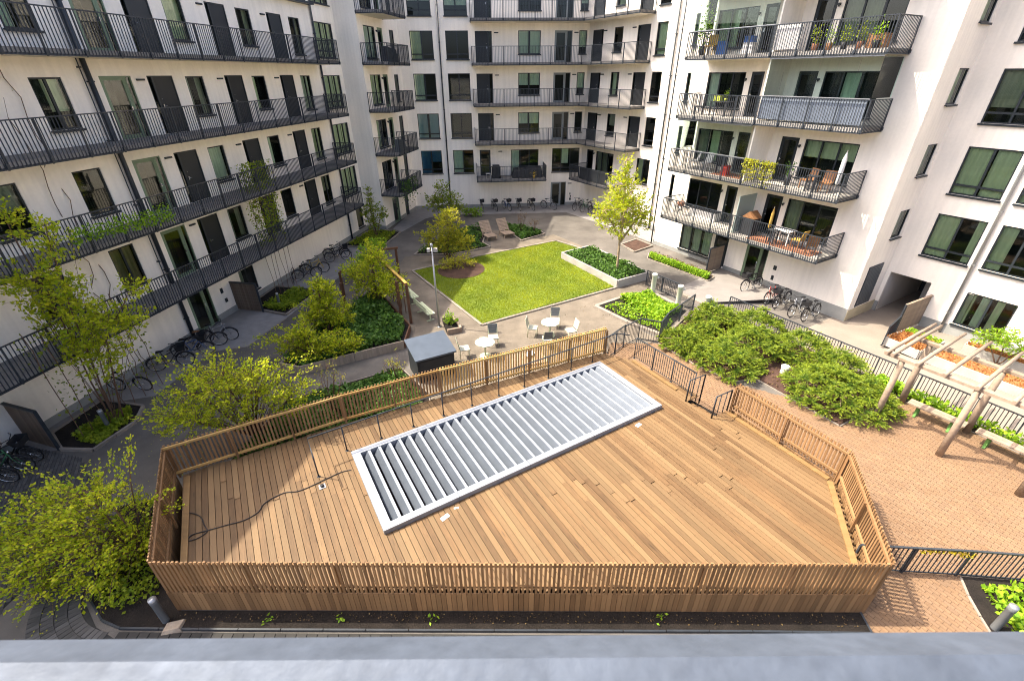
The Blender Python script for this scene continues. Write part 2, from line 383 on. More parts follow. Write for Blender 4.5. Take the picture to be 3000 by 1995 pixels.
def kerb(owner, pts, w=.12, h=.10, L=1.0, material='kerb', z0=0.0, closed=False):
    """row of kerb stones along pts, each its own piece with a recessed joint"""
    if closed: pts = pts + [pts[0]]
    for i in range(len(pts)-1):
        a, c = Vector(pts[i]), Vector(pts[i+1]); l = (c-a).length; n = max(1, round(l/L)); d = (c-a)/n; rz = math.atan2(d.y, d.x)
        for k in range(n):
            p = a + d*k; s = d.length - .012; jit = rng.uniform(-.004,.004)
            me = cached(('kerb', round(s,2), w, h, material), lambda: MB().box(.006, s, -w/2, w/2, -.05, h).mesh('kerb_stone', material))
            put('kerb_stone', me, owner, T(p.x, p.y, z0 + jit, rz))
# lawn
lawn = [(-6.15,27.55),(-1.5,20.35),(5.95,24.8),(3.42,29.55),(4.75,31.7),(3.3,33.25),(-2.28,30.05)]
lo = struct('lawn', MB().prism(lawn, -.05, .055).mesh('lawn', 'lawn_soil'))
kerb(lo, [(3.36,33.45),(-2.3,30.2),(-6.3,27.6),(-1.5,20.2),(6.1,24.7)], .13, .075, 1.0)
kerb(lo, [(4.9,31.75),(3.36,33.45)], .13, .075, 1.0)
r = random.Random(3); pts = [p for p in scatter(lawn, 52000, r) if ((p[0]+3.2)/1.5)**2 + ((p[1]-27.7)/1.55)**2 > 1]
P = np.array([(x, y, .075) for x, y in pts]); g = np.random.default_rng(5)
dd = np.tile(np.array([[0, 0, 1.0]]), (len(P), 1)) + g.normal(size=(len(P),3))*.35
_tn = np.clip(.5 + .35*np.sin(P[:,0]*1.1+.6*np.sin(P[:,1]*.9))*np.cos(P[:,1]*.8+.5) + .25*np.sin(P[:,0]*3.1)*np.sin(P[:,1]*2.7+1), 0, 1)
gm = leaves('grass', P, g.uniform(.06,.12,len(P)), 'grass', 6, aspect=.22, dirs=dd)
gm.attributes['tint'].data.foreach_set('value', np.repeat(np.clip(_tn*.75 + g.random(len(P))*.3, 0, 1), 4))
put('grass', gm, None, I4, label='short bright green grass covering the lawn', category='grass', kind='stuff')
# round mulch bed in the lawn
mb = MB(); n = 28
ring = [(-3.2+1.5*math.cos(2*math.pi*k/n), 27.7+1.55*math.sin(2*math.pi*k/n)) for k in range(n)]
mb.prism(ring, 0, .07)
mb.add([(x,y,.07) for x,y in ring]+[(-3.2,27.7,.2)], [(k,(k+1)%n,n) for k in range(n)])
struct('mulch_bed', mb.mesh('mulch_bed', 'mulch'))
# planting beds --------------------------------------------------------
BEDS = {}
def bed(key, poly, material='soil', h=.06, kerbed=True, kw=.10, kh=.10, closed=True, kmat='kerb', L=1.0):
    o = struct('planting_bed', MB().prism(poly, -.05, h).mesh('planting_bed', material)); BEDS[key] = poly
    if kerbed: kerb(o, poly, kw, kh, L, kmat, closed=closed)
    return o
bed('chairs_right', [(-.4,37.9),(2.2,36.1),(2.6,35.1),(.77,33.5),(.15,34.9),(-1.0,36.8)])
bed('chairs_left', [(-6.7,30.55),(-6.1,32.7),(-3.7,37.4),(-1.9,37.0),(-2.1,33.1),(-1.5,32.1),(-4.1,30.55)])
bed('small_right', [(7.97,32.4),(9.36,33.6),(10.16,32.05),(8.54,30.75)], 'mulch')
bed('far_left', [(-12.2,32.6),(-9.4,31.9),(-8.75,35.9),(-10.3,36.5),(-11.3,36.4)])
bed('hedge', [(9.55,30.6),(9.15,29.5),(11.75,25.55),(12.35,26.2)], kh=.06)
bed('left_wall_far', [(-14.3,22.3),(-13.1,22.0),(-11.75,21.5),(-11.15,24.4),(-11.75,24.8),(-13.9,25.2)])
bed('left_wall_near', [(-16.1,12.4),(-15.1,11.6),(-14.0,11.55),(-13.6,13.0),(-13.95,13.9),(-15.8,14.3)])
bed('strip_behind_fence', [(-9.2,10.6),(-5.7,12.55),(-3.1,13.75),(-3.3,14.55),(-4.75,16.4),(-8.6,14.2)], kh=.05)
bed('front_soil', [(-11.4,9.2),(-10.5,7.1),(-10.15,6.5),(-9.45,5.98),(-8.9,5.8),(-6.2,5.75),(5.3,5.62),(7.9,5.56),(7.95,6.03),(-7.75,6.2),(-9.75,9.7)], kw=.04, kh=.07, kmat='steel_dark', closed=False)
bed('bottom_right', [(10.4,4.6),(10.55,5.5),(10.65,5.9),(10.8,6.4),(11.0,6.85),(16,6.4),(16,4)], kh=.04)
bed('fern', [(4.46,22.17),(5.8,20.3),(7.2,18.9),(9.2,21.4),(7.85,24.1),(5.86,23.1)], kw=.2, kh=.12, L=1.2)
bed('juniper', [(6.75,18.3),(7.8,16.5),(8.9,15.2),(9.9,15.4),(10.6,14.1),(11.5,12.5),(13.6,13.6),(14.5,15.2),(12.4,18.8),(10.3,22.2),(9.4,21.2)], 'mulch', .08, kh=.05)
bed('bench_strip', [(14.3,14.7),(14.75,14.9),(17.6,10.2),(17.2,9.9)], kh=.03)
# tall ivy bed framed with weathered boards
o = struct('planting_bed', MB().prism([(-9.7,16.35),(-8.8,16.05),(-4.95,18.1),(-5.0,19.7),(-6.2,21.6),(-7.5,23.8),(-9.4,19.4)], -.05, .3).mesh('planting_bed', 'soil'))
kerb(o, [(-9.75,16.3),(-8.8,15.98),(-4.9,18.05)], .06, .42, 1.9, 'grey_wood'); kerb(o, [(-4.9,18.05),(-4.95,19.75),(-7.5,23.9)], .06, .34, 1.6, 'trellis_wood')
kerb(o, [(-7.5,23.9),(-9.45,19.4),(-9.75,16.3)], .1, .36, 1.2)
o = struct('planting_bed', MB().prism([(-3.5,20.6),(-2.95,20.65),(-2.45,19.55),(-3.1,19.3)], -.05, .2).mesh('planting_bed', 'soil'))
kerb(o, [(-3.5,20.6),(-2.95,20.65),(-2.45,19.55),(-3.1,19.3)], .1, .28, 1.2, 'log_wood')
# path kerbs
o = struct('path_kerb', MB().box(-.01,.01,-.01,.01,-.05,.0).mesh('kerb_seat', 'kerb'), T(-9.9,16.9))
kerb(o, [(-10.5,14.3),(-9.75,16.9)], .2, .09); kerb(o, [(-13.7,17.95),(-12.25,18.3),(-11.62,21.2)], .10, .02)
o = struct('path_kerb', MB().box(-.01,.01,-.01,.01,-.05,.0).mesh('kerb_seat', 'kerb'), T(8.6,25.1))
kerb(o, [(8.2,25.9),(10.3,22.4)], .22, .10)
o = struct('path_kerb', MB().box(-.01,.01,-.01,.01,-.05,.0).mesh('kerb_seat', 'kerb'), T(4.9,31.7))
kerb(o, [(4.9,31.75),(5.5,31.9),(8.3,26.05)], .13, .05)
# ---- brick paving: rows run along p, half-brick bond
def brick_field(name, poly, bl, bw, nearest, joint, material, z=.02, tint=True, holes=()):
    xs = [x*CQ + y*SQ for x, y in poly]; ys = [-x*SQ + y*CQ for x, y in poly]
    o = struct(name, MB().prism(poly, -.05, .004).mesh(name, joint))
    cells = []
    nq = int((max(xs)-min(xs))/bw)+1; npp = int((max(ys)-min(ys))/bl)+2
    for i in range(nq):
        for k in range(npp):
            q = min(xs)+(i+.5)*bw; p = min(ys)+(k+(i%2)*.5)*bl; x, y = QP(q, p)
            if inpoly(x, y, poly) and not any(inpoly(x, y, h) for h in holes): cells.append((x*x+y*y, x, y))
    cells.sort(); g = .006
    me = MB().box(-bw/2+g, bw/2-g, -bl/2+g, bl/2-g, -.02, z, bottom=False).mesh('brick', material)
    for d2, x, y in cells[:nearest]:
        put('brick', me, o, T(x, y, rng.uniform(-.004,.003), GRID + rng.uniform(-.012,.012)))
    b = MB(); cc, ss = CQ, SQ
    for d2, x, y in cells[nearest:]:
        b.tint = rng.random(); dz = rng.uniform(-.004,.003); hw, hl = bw/2-g, bl/2-g
        v = [(x+a*cc-e*ss, y+a*ss+e*cc, zz) for zz in (0, z+dz) for a, e in ((-hw,-hl),(hw,-hl),(hw,hl),(-hw,hl))]
        b.add(v, [(4,5,6,7),(0,1,5,4),(1,2,6,5),(2,3,7,6),(3,0,4,7)])
    put('paving_bricks', b.mesh('paving_bricks', material), o, I4, kind='stuff')
    return o
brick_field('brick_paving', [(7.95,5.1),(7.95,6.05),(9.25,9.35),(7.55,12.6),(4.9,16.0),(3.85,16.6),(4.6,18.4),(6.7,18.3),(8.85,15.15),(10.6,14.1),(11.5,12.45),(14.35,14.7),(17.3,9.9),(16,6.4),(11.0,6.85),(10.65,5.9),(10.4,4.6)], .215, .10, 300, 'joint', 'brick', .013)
brick_field('cobble_paving', [(-22,4.5),(-12.2,4.5),(-11.9,7.5),(-12.3,9.6),(-14.2,11.2),(-15.3,11.5),(-16.9,11.9),(-22,12.5)], .20, .10, 260, 'joint_dark', 'cobble', .016)
# curved band of setts round the front bed
o = struct('sett_band', MB().prism([(-12.0,7.6),(-11.2,6.1),(-10.4,5.2),(-9.0,4.6),(-8.9,5.6),(-9.5,5.85),(-10.3,6.5),(-11.0,7.7)], -.05, .004).mesh('sett_band', 'joint_dark'))
me = MB().box(-.115,.115,-.058,.058,-.02,.016,bottom=False).mesh('sett', 'cobble')
for row in range(4):
    rr = 1.62 + row*.24; nk = int(rad(98)*rr/.124)
    for k in range(nk):
        a = rad(168 + k*98/nk)
        put('sett', me, o, T(-8.95+rr*math.cos(a)*1.05, 7.2+rr*math.sin(a)*.98, rng.uniform(-.004,.004), a))
# front row of setts under the sill
o = struct('sett_band', MB().prism([(-8.9,5.74),(8.0,5.5),(8.0,4.9),(-8.9,5.1)], -.05, .005).mesh('sett_band', 'joint_dark'))
me2 = MB().box(-.11,.11,-.07,.07,-.02,.028,bottom=False).mesh('sett', 'cobble_dark')
for k in range(70): put('sett', me2, o, T(-8.75+k*.236, 5.64-.0142*(k*.236), rng.uniform(-.004,.004), rad(-.8)))
# ---------------------------------------------------------------- buildings
FL = [2.83, 5.75, 8.68, 11.60, 14.50]
def curtain_mesh(w, h, material, amp=.025, per=.16):
    b = MB(); n = max(4, int(w/per*4)); v = []
    for i in range(n+1):
        x = w*i/n; y = amp*math.sin(i*math.pi/2*1.0 + .3*math.sin(i)) + amp*.4*math.sin(i*.7)
        v += [(x, y, 0), (x, y*.6, h)]
    b.add(v, [(2*i, 2*i+2, 2*i+3, 2*i+1) for i in range(n)], 0, True); return b.mesh('curtain', material)
class Fac:
    def __init__(s, bld, x, y, rz, z=0): s.b = bld; s.W = T(x, y, z, rad(rz)); s.open = []
    def at(s, x, y, z, rz=0): return s.W @ T(x, y, z, rad(rz))
    def wall(s, x0, x1, z0, z1, material='plaster', reveal=.14, plinth=None, pmat='plinth', pz0=0.0, name='wall'):
        ops = [o for o in s.open if o[0] >= x0-.01 and o[1] <= x1+.01]
        xs = sorted({x0, x1, *[o[0] for o in ops], *[o[1] for o in ops]}); zs = sorted({z0, z1, *[o[2] for o in ops], *[o[3] for o in ops]})
        b = MB()
        for i in range(len(xs)-1):
            for k in range(len(zs)-1):
                cx, cz = (xs[i]+xs[i+1])/2, (zs[k]+zs[k+1])/2
                if any(o[0] < cx < o[1] and o[2] < cz < o[3] for o in ops): continue
                b.add([(xs[i],0,zs[k]),(xs[i+1],0,zs[k]),(xs[i+1],0,zs[k+1]),(xs[i],0,zs[k+1])], [(0,1,2,3)])
        for xa, xb, za, zb in ops:
            r_ = reveal
            b.add([(xa,0,za),(xb,0,za),(xb,r_,za),(xa,r_,za)], [(0,1,2,3)]); b.add([(xa,0,zb),(xb,0,zb),(xb,r_,zb),(xa,r_,zb)], [(3,2,1,0)])
            b.add([(xa,0,za),(xa,0,zb),(xa,r_,zb),(xa,r_,za)], [(3,2,1,0)]); b.add([(xb,0,za),(xb,0,zb),(xb,r_,zb),(xb,r_,za)], [(0,1,2,3)])
        b.add([(x0,0,z1),(x1,0,z1),(x1,.4,z1),(x0,.4,z1)], [(0,1,2,3)])
        put(name, b.mesh('wall', material), s.b, s.W)
        if plinth:
            cuts = sorted([(max(o[0],x0), min(o[1],x1)) for o in ops if o[2] < plinth-.05]); a = x0; b = MB()
            for ca, cb in cuts + [(x1, x1)]:
                if ca > a + .02: b.box(a, ca, -.022, .05, pz0, plinth)
                a = max(a, cb)
            put('plinth', b.mesh('plinth', pmat), s.b, s.W)
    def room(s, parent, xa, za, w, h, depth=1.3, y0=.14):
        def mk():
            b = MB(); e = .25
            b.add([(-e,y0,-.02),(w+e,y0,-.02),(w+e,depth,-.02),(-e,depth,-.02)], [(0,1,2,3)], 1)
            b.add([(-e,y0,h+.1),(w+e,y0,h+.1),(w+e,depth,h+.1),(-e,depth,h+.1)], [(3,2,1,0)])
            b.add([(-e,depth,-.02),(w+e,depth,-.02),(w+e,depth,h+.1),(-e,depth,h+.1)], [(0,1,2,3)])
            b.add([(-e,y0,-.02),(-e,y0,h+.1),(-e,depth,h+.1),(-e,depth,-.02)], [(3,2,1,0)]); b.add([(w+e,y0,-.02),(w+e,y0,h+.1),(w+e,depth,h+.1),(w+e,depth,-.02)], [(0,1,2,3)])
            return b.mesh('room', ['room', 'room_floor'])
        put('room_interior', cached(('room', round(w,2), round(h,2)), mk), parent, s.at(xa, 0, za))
    def win(s, xa, xb, za, zb, mull=2, strip=0.0, cur=None, sill=True, fm='frame', split=None, label=None, room=True):
        w, h = round(xb-xa, 2), round(zb-za, 2); s.open.append((xa, xb, za, zb)); fb = .055
        xs = [0] + [w*k/mull for k in range(1, mull)] + [w] if split is None else [0] + [w*k for k in split] + [w]
        def mk():
            b = MB(); y0, y1 = .035, .11
            b.box(0, fb, y0, y1, 0, h); b.box(w-fb, w, y0, y1, 0, h); b.box(fb, w-fb, y0, y1, 0, fb); b.box(fb, w-fb, y0, y1, h-fb, h)
            for x in xs[1:-1]: b.box(x-.04, x+.04, y0+.002, y1-.002, fb, h-fb)
            if strip: b.box(fb, w-fb, y0+.004, y1-.004, strip-.04, strip+.04)
            return b.mesh('window', fm)
        o = put('window', cached(('win', w, h, mull, strip, fm, str(split)), mk), s.b, s.at(xa, 0, za))
        if label: o['label'] = label
        for i in range(len(xs)-1):
            for z0, z1 in (((fb, strip), (strip, h-fb)) if strip else ((fb, h-fb),)):
                pw, ph = round(xs[i+1]-xs[i]-.02, 3), round(z1-z0, 3)
                put('pane', cached(('pane', pw, ph), lambda: MB().add([(0,0,0),(pw,0,0),(pw,0,ph),(0,0,ph)], [(0,1,2,3)]).mesh('pane', 'glass')), o, s.at(xa+xs[i]+.01, .07, za+z0))
        if sill: put('sill', cached(('sill', w), lambda: MB().box(-.05, w+.05, -.09, .06, -.045, -.004).box(-.05, w+.05, -.09, -.075, -.08, -.045).mesh('sill', 'frame')), o, s.at(xa, 0, za))
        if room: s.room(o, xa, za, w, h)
        for cdef in (cur or []):
            f0, f1, m_, *zz = cdef; cw = round(w*(f1-f0), 2); z0 = zz[0]*h if zz else .04; ch = round(h-.03-z0, 2)
            kind = 'blind' if m_.startswith('blind') else 'curtain'
            me = cached(('cur', cw, ch, m_), lambda: curtain_mesh(cw, ch, m_, .003 if kind == 'blind' else .03))
            put(kind, me, o, s.at(xa+w*f0, .24, za+z0))
        return o
    def door(s, xa, xb, z, h=2.17, leaf='door_dark', fm='frame', side='L', sw=.26, glass=False, handle=True, bar=False):
        w = round(xb-xa, 2); s.open.append((xa, xb, z, z+h)); fb = .05
        def mkf():
            b = MB(); b.box(0,fb,.02,.1,0,h); b.box(w-fb,w,.02,.1,0,h); b.box(fb,w-fb,.02,.1,h-fb,h)
            if side:
                x = sw if side == 'L' else w-sw; b.box(x-.04,x+.04,.022,.098,0,h-fb)
            return b.mesh('door', fm)
        o = put('door', cached(('door', w, h, fm, side, sw), mkf), s.b, s.at(xa, 0, z))
        lx0, lx1 = fb, w-fb
        if side == 'L': lx0 = sw+.04
        if side == 'R': lx1 = w-sw-.04
        lw = round(lx1-lx0, 2)
        if glass:
            st = .10
            def mkl():
                b = MB(); b.box(0,st,.03,.08,0,h-fb); b.box(lw-st,lw,.03,.08,0,h-fb); b.box(st,lw-st,.03,.08,0,st*1.5); b.box(st,lw-st,.03,.08,h-fb-st,h-fb)
                return b.mesh('door_leaf', fm)
            l = put('door_leaf', cached(('gleaf', lw, h, fm), mkl), o, s.at(xa+lx0, 0, z))
            pw, ph = round(lw-2*st, 3), round(h-fb-2.5*st, 3)
            put('pane', cached(('pane', pw, ph), lambda: MB().add([(0,0,0),(pw,0,0),(pw,0,ph),(0,0,ph)], [(0,1,2,3)]).mesh('pane', 'glass')), o, s.at(xa+lx0+st, .055, z+st*1.5))
        else:
            put('door_leaf', cached(('leaf', lw, h, leaf), lambda: MB().box(0, lw, .045, .09, .01, h-fb).mesh('door_leaf', leaf)), o, s.at(xa+lx0, 0, z))
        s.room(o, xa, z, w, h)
        if side:
            pw, ph = round(sw-fb-.04, 3), round(h-fb-.06, 3); px = fb if side == 'L' else w-sw+.04
            put('sidelight', cached(('pane', pw, ph), lambda: MB().add([(0,0,0),(pw,0,0),(pw,0,ph),(0,0,ph)], [(0,1,2,3)]).mesh('pane', 'glass')), o, s.at(xa+px, .06, z+.05))
        if handle:
            hx = lx0+.09 if side != 'R' else lx1-.09
            if bar: me = cached('hbar', lambda: MB().tube([(0,.03,.75),(0,-.05,.78),(0,-.05,1.25),(0,.03,1.28)], .016, 6).mesh('handle', 'chrome'))
            else: me = cached('hnd', lambda: MB().box(-.02,.02,.0,.05,.98,1.12).tube([(0,-.02,1.05),(0,-.045,1.05),(.12,-.045,1.05)], .012, 5).lathe([(.0,1.3),(.018,1.3),(.018,1.33),(0,1.33)],6).mesh('handle', 'chrome'))
            put('handle', me, o, s.at(xa+hx, 0, z))
        return o
    def lamp(s, x, z, w=.34): put('wall_lamp', cached(('lamp', w), lambda: MB().box(0, w, -.07, .01, 0, .07).mesh('wall_lamp', 'frame')), s.b, s.at(x, 0, z))
    def spot(s, x, z): put('wall_lamp', cached('spot', lambda: MB().box(0,.07,-.14,.01,0,.09).box(.01,.06,-.13,-.05,-.05,0).mesh('wall_lamp', 'frame')), s.b, s.at(x, 0, z))
    def pipe(s, x, z0, z1, r_=.05, material='steel_dark'):
        b = MB().tube([(x,-.09,z0),(x,-.09,z1)], r_, 8)
        k = z0+1
        while k < z1: b.box(x-r_-.015, x+r_+.015, -.145, 0, k, k+.05); k += 2.4
        put('downpipe', b.mesh('downpipe', material), s.b, s.W)
def railing(parent, W, pts, z, h=1.08, sp=.115, post=1.25, br=.011, pr=.02, skip=(), material='steel_dark', low=.07, foot=.22, bars=True):
    """handrail, bottom rail, single posts and a joined row of balusters along local polyline pts"""
    hr = MB(); lr = MB(); ba = MB(); V = [Vector((*p, z)) for p in pts]
    for i in range(len(V)-1):
        a, c = V[i], V[i+1]; d = c-a; l = d.length; dn = d/l
        hr.obox(a+Vector((0,0,h)), c+Vector((0,0,h)), .05, .035); lr.obox(a+Vector((0,0,low)), c+Vector((0,0,low)), .03, .03)
        n = max(1, round(l/post))
        pm = cached(('rpost', round(h,2), foot, pr, material), lambda: MB().box(-pr,pr,-pr,pr,-foot,h-.01).box(-pr*2.2,pr*2.2,-pr*2.2,pr*2.2,-foot*.75,-foot*.2).mesh('post', material))
        for k in range(n+1 if i == len(V)-2 else n):
            p = a+d*(k/n); put('post', pm, parent, W @ T(p.x, p.y, p.z, math.atan2(d.y, d.x)))
        if bars:
            m = int(l/sp)
            for k in range(1, m):
                p = a+d*(k/m); ba.box(p.x-br, p.x+br, p.y-br, p.y+br, p.z+low, p.z+h-.01, bottom=False)
    put('handrail', hr.mesh('handrail', material), parent, W); put('bottom_rail', lr.mesh('bottom_rail', material), parent, W)
    if ba.v: put('balusters', ba.mesh('balusters', material), parent, W, kind='stuff')
def slab(name, bld, W, poly, z, th=.2, mats=('concrete', 'soffit', 'steel_dark'), edge=.06, label=None):
    b = MB(); n = len(poly); ar = sum(poly[i][0]*poly[(i+1)%n][1]-poly[(i+1)%n][0]*poly[i][1] for i in range(n))
    if ar < 0: poly = poly[::-1]
    b.add([(x,y,z) for x,y in poly], [tuple(range(n))], 0); b.add([(x,y,z-th) for x,y in poly], [tuple(range(n))[::-1]], 1)
    for i in range(n):
        (x0,y0),(x1,y1) = poly[i], poly[(i+1)%n]
        b.add([(x0,y0,z-th),(x1,y1,z-th),(x1,y1,z-th+edge),(x0,y0,z-th+edge)], [(0,1,2,3)], 2); b.add([(x0,y0,z-th+edge),(x1,y1,z-th+edge),(x1,y1,z),(x0,y0,z)], [(0,1,2,3)], 0)
    o = put(name, b.mesh(name, list(mats)), bld, W)
    if label: o['label'] = label
    return o
CURS = [[(0,1,'curtain_green')], [(0,.45,'curtain_green')], [(0,1,'curtain_white')], [(.1,.5,'curtain_white')], None, None, [(0,.3,'curtain_grey'),(.7,1,'curtain_grey')], [(0,1,'curtain_grey',.45)]]
rc = random.Random(21)
# ---------------- left wing with access galleries
LB = thing('apartment_building', 'white apartment wing with four long open galleries and dark doors', 'building', T(-14.89, 20.92))
F = Fac(LB, -14.89, 20.92, 78.6)
bigc = {0: [(0,1,'curtain_brown')], 1: None, 2: [(.45,1,'curtain_green',.35)], 3: [(.1,.5,'curtain_white')]}
for fi, z in enumerate(FL[:4]):
    for xa, xb, lo in ((-11.2,-10.1,.55),(-6.75,-5.55,.55),(-3.75,-2.69,.55)): F.win(xa, xb, z+lo, z+2.14, 1 if fi % 2 else 2, cur=bigc[fi] if xa > -4 else rc.choice(CURS))
    F.door(-1.34, -.02, z, fm='frame_green', side='R', glass=True)
    for x in (.70, 5.05, 9.40): F.door(x, x+1.28, z, side='L'); F.lamp(x-.52, z+2.0)
    for x, lo in ((2.65,.57),(7.02,.57),(11.35,.3)): F.win(x, x+1.04, z+lo, z+2.14, 2 if x > 9 else 1, cur=rc.choice(CURS))
    F.win(13.95, 16.05, z+.22, z+2.14, 3, .36, cur=[(0,.36,'curtain_green'),(.38,.66,'curtain_green'),(.7,1,'curtain_green')])
F.win(13.95, 16.05, 14.72, 16.6, 3, .36, cur=[(0,.9,'curtain_green')])
F.door(-1.3, .0, 0, 2.12, fm='frame_green', side='R', sw=.36, glass=True, bar=True)
F.win(2.1, 3.25, .5, 1.85, 2, cur=[(0,.4,'curtain_grey')]); F.win(15.05, 16.0, .45, 2.06, 1, cur=[(0,1,'curtain_brown')])
F.wall(-18, 13.72, 0, 14.5, plinth=.32); F.wall(13.72, 16.6, 0, 17.6, plinth=.32)
F.pipe(13.72, .05, 17.4, .06); F.pipe(-1.76, .05, 14.3, .085); F.pipe(-1.98, 2.9, 14.3, .02)
for k, zz in enumerate((1.25, .82)): put('name_plate', cached(('np',k), lambda: MB().box(0,.16,-.03,.01,0,.26-.06*k).mesh('name_plate', 'frame')), LB, F.at(.62+.1*k, 0, zz-.1*k))
put('roof', MB().box(-18, 13.7, -.4, 9, 14.5, 14.62).mesh('roof', 'steel_dark'), LB, F.W)  # unseen roof added below the wing's real height so sun reaches the lawn
put('end_wall', MB().add([(13.72,0,14.5),(13.72,6,14.5),(13.72,6,17.6),(13.72,0,17.6)], [(3,2,1,0)]).mesh('end_wall', 'plaster'), LB, F.W)
for z in FL[:4]:
    o = slab('gallery', LB, F.W, [(-18,-1.55),(13.45,-1.55),(13.45,-.001),(-18,-.001)], z)
    railing(o, F.W, [(-17.8,-1.58),(13.48,-1.58),(13.48,-.05)], z, low=-.19)
# ---------------- projecting corner block with balconies
CB = thing('apartment_building', 'white corner tower projecting beside the left wing, small stacked balconies on its side', 'building', T(-10.06, 36.77))
F = Fac(CB, -11.63, 37.09, -11.4); F.wall(0, 1.6, 0, 17.6, plinth=.3)
F = Fac(CB, -10.06, 36.77, 78.6)
for fi, z in enumerate(FL):
    F.win(.83, 2.55, z+(.25 if fi else .05), z+2.16, 2, cur=rc.choice(CURS[:5])); F.door(2.95, 3.8, z, fm='frame_green', side=None, glass=True); F.spot(2.7, z+1.9)
    F.win(5.0, 5.8, z+.27, z+2.16, 1, cur=[(0,.6,'curtain_green')])
F.door(1.75, 3.0, 0, 2.05, fm='frame_green', side='R', glass=True); F.door(4.2, 4.95, 0, 2.05, fm='frame', side=None)
F.wall(0, 6.62, 0, 17.6, plinth=.3)
for z in FL:
    o = slab('balcony', CB, F.W, [(-.02,-.001),(.0,-1.5),(.35,-1.75),(4.0,-1.75),(4.0,-.001)], z)
    railing(o, F.W, [(-.04,-.06),(-.03,-1.51),(.34,-1.78),(4.03,-1.78),(4.03,-.06)], z, post=1.0, low=-.19)
# ---------------- back building and its angled right part
BB = thing('apartment_building', 'white apartment block closing the far end of the courtyard, galleries bending at its corner', 'building', T(6.45, 44.49))
F = Fac(BB, -8.95, 43.3, 4.4); G = Fac(BB, 6.45, 44.49, -59.4)
wcur = {(0,0): [(0,.46,'blind_deep'),(.52,1,'blind_deep',.5)], (0,1): [(.0,.5,'curtain_white')], (1,0): [(0,.45,'blind_blue'),(.55,1,'blind_blue')], (1,1): None, (2,0): [(0,.45,'curtain_white')], (2,1): None, (3,0): [(0,.5,'curtain_green')], (3,1): None, (4,0): [(0,1,'curtain_white',.5)], (4,1): [(0,1,'curtain_white',.35)]}
for fi, z in enumerate(FL):
    F.win(1.08, 2.88, z+.27, z+2.2, 2, .36, cur=wcur[(fi,0)]); F.win(3.88, 5.68, z+.27, z+2.2, 2, .36, cur=wcur[(fi,1)])
    if fi:
        F.door(6.22, 7.56, z, side='R', sw=.3); F.lamp(7.75, z+2.02)
        F.win(9.68, 11.5, z+.6, z+2.2, 2, cur=[(0,.46,'curtain_white',.45*(fi != 3)),(.54,1,'curtain_white',.45*(fi != 3))])
        F.door(12.63, 14.07, z, 2.2, fm='frame_grey', side='R', sw=.45, glass=True); F.lamp(14.2, z+2.02); F.win(14.62, 15.26, z+.6, z+2.2, 1, cur=[(0,1,'curtain_white',.3)] if fi in (2,3,4) else None)
        for x in (.48, 5.47): G.door(x, x+1.27, z, side='L' if x > 1 else 'R'); G.lamp(x+1.35 if x < 1 else x-.5, z+2.02)
        G.win(3.0, 3.96, z+.6, z+2.2, 1, cur=rc.choice(CURS)); G.win(7.35, 8.32, z+.27, z+2.2, 1, .36, cur=[(0,.9,'curtain_green')] if fi == 3 else None)
    else:
        F.door(6.24, 7.19, z, fm='frame', side=None, glass=True); F.lamp(7.9, z+2.0); F.win(9.03, 11.5, z+.03, z+2.15, 3, cur=[(0,.3,'curtain_white')])
        F.win(12.74, 15.22, z+.2, z+2.2, 3, .34, cur=[(.36,.6,'curtain_white',.35)])
        G.door(.72, 1.6, z, fm='frame', side=None, glass=True); G.spot(1.7, z+1.9); G.win(1.96, 4.19, z+.03, z+2.15, 3, cur=[(0,.66,'curtain_grey')]); G.win(6.9, 8.3, z+.4, z+2.2, 2, cur=[(0,.4,'curtain_green')])
F.door(12.71, 14.14, 0, 2.12, fm='frame_grey', side='R', sw=.5, glass=True); F.lamp(14.3, 1.95)
b = MB()
for x0, x1, z0, z1 in ((.0,.10,.95,1.12),(.05,.15,.72,.9),(0,.16,.45,.66)): b.box(x0, x1, -.03, .01, z0, z1)
put('name_plate', b.mesh('name_plate', 'frame'), BB, F.at(14.5, 0, 0))
F.wall(0, 15.46, 0, 17.6, plinth=.28); G.wall(0, 12.2, 0, 17.6, plinth=.28); F.pipe(3.38, 0, 17.4, .055); G.pipe(9.2, 0, 17.4, .055)
def g2f(x, y): p = F.W.inverted() @ G.W @ Vector((x, y, 0)); return (p.x, p.y)
cxy = (14.62, -1.5)
A1 = F.W.inverted() @ G.W @ Vector((0,-1.4,0)); A2 = F.W.inverted() @ G.W @ Vector((7,-1.4,0)); k = (-1.5-A1.y)/(A2.y-A1.y); cxy = (A1.x+(A2.x-A1.x)*k, -1.5)
for z in FL[1:]:
    o = slab('gallery', BB, F.W, [(5.93,-.001),(5.93,-1.55),(cxy[0]-.03,-1.55),g2f(7.0,-1.45),g2f(7.0,-.001),(15.46,-.001)], z)
    railing(o, F.W, [(5.9,-.06),(5.9,-1.58),(cxy[0]-.04,-1.58),g2f(7.03,-1.48),g2f(7.03,-.06)], z, low=-.19)
o = slab('balcony', BB, F.W, [(5.95,-.001),(5.95,-2.0),(11.9,-2.0),(11.9,-.001)], FL[0]); railing(o, F.W, [(5.92,-.06),(5.92,-2.03),(11.93,-2.03),(11.93,-.06)], FL[0], low=-.19)
o = slab('balcony', BB, G.W, [(.9,-.001),(.9,-1.9),(5.8,-1.9),(5.8,-.001)], FL[0]); railing(o, G.W, [(.87,-.06),(.87,-1.93),(5.83,-1.93),(5.83,-.06)], FL[0], low=-.19)
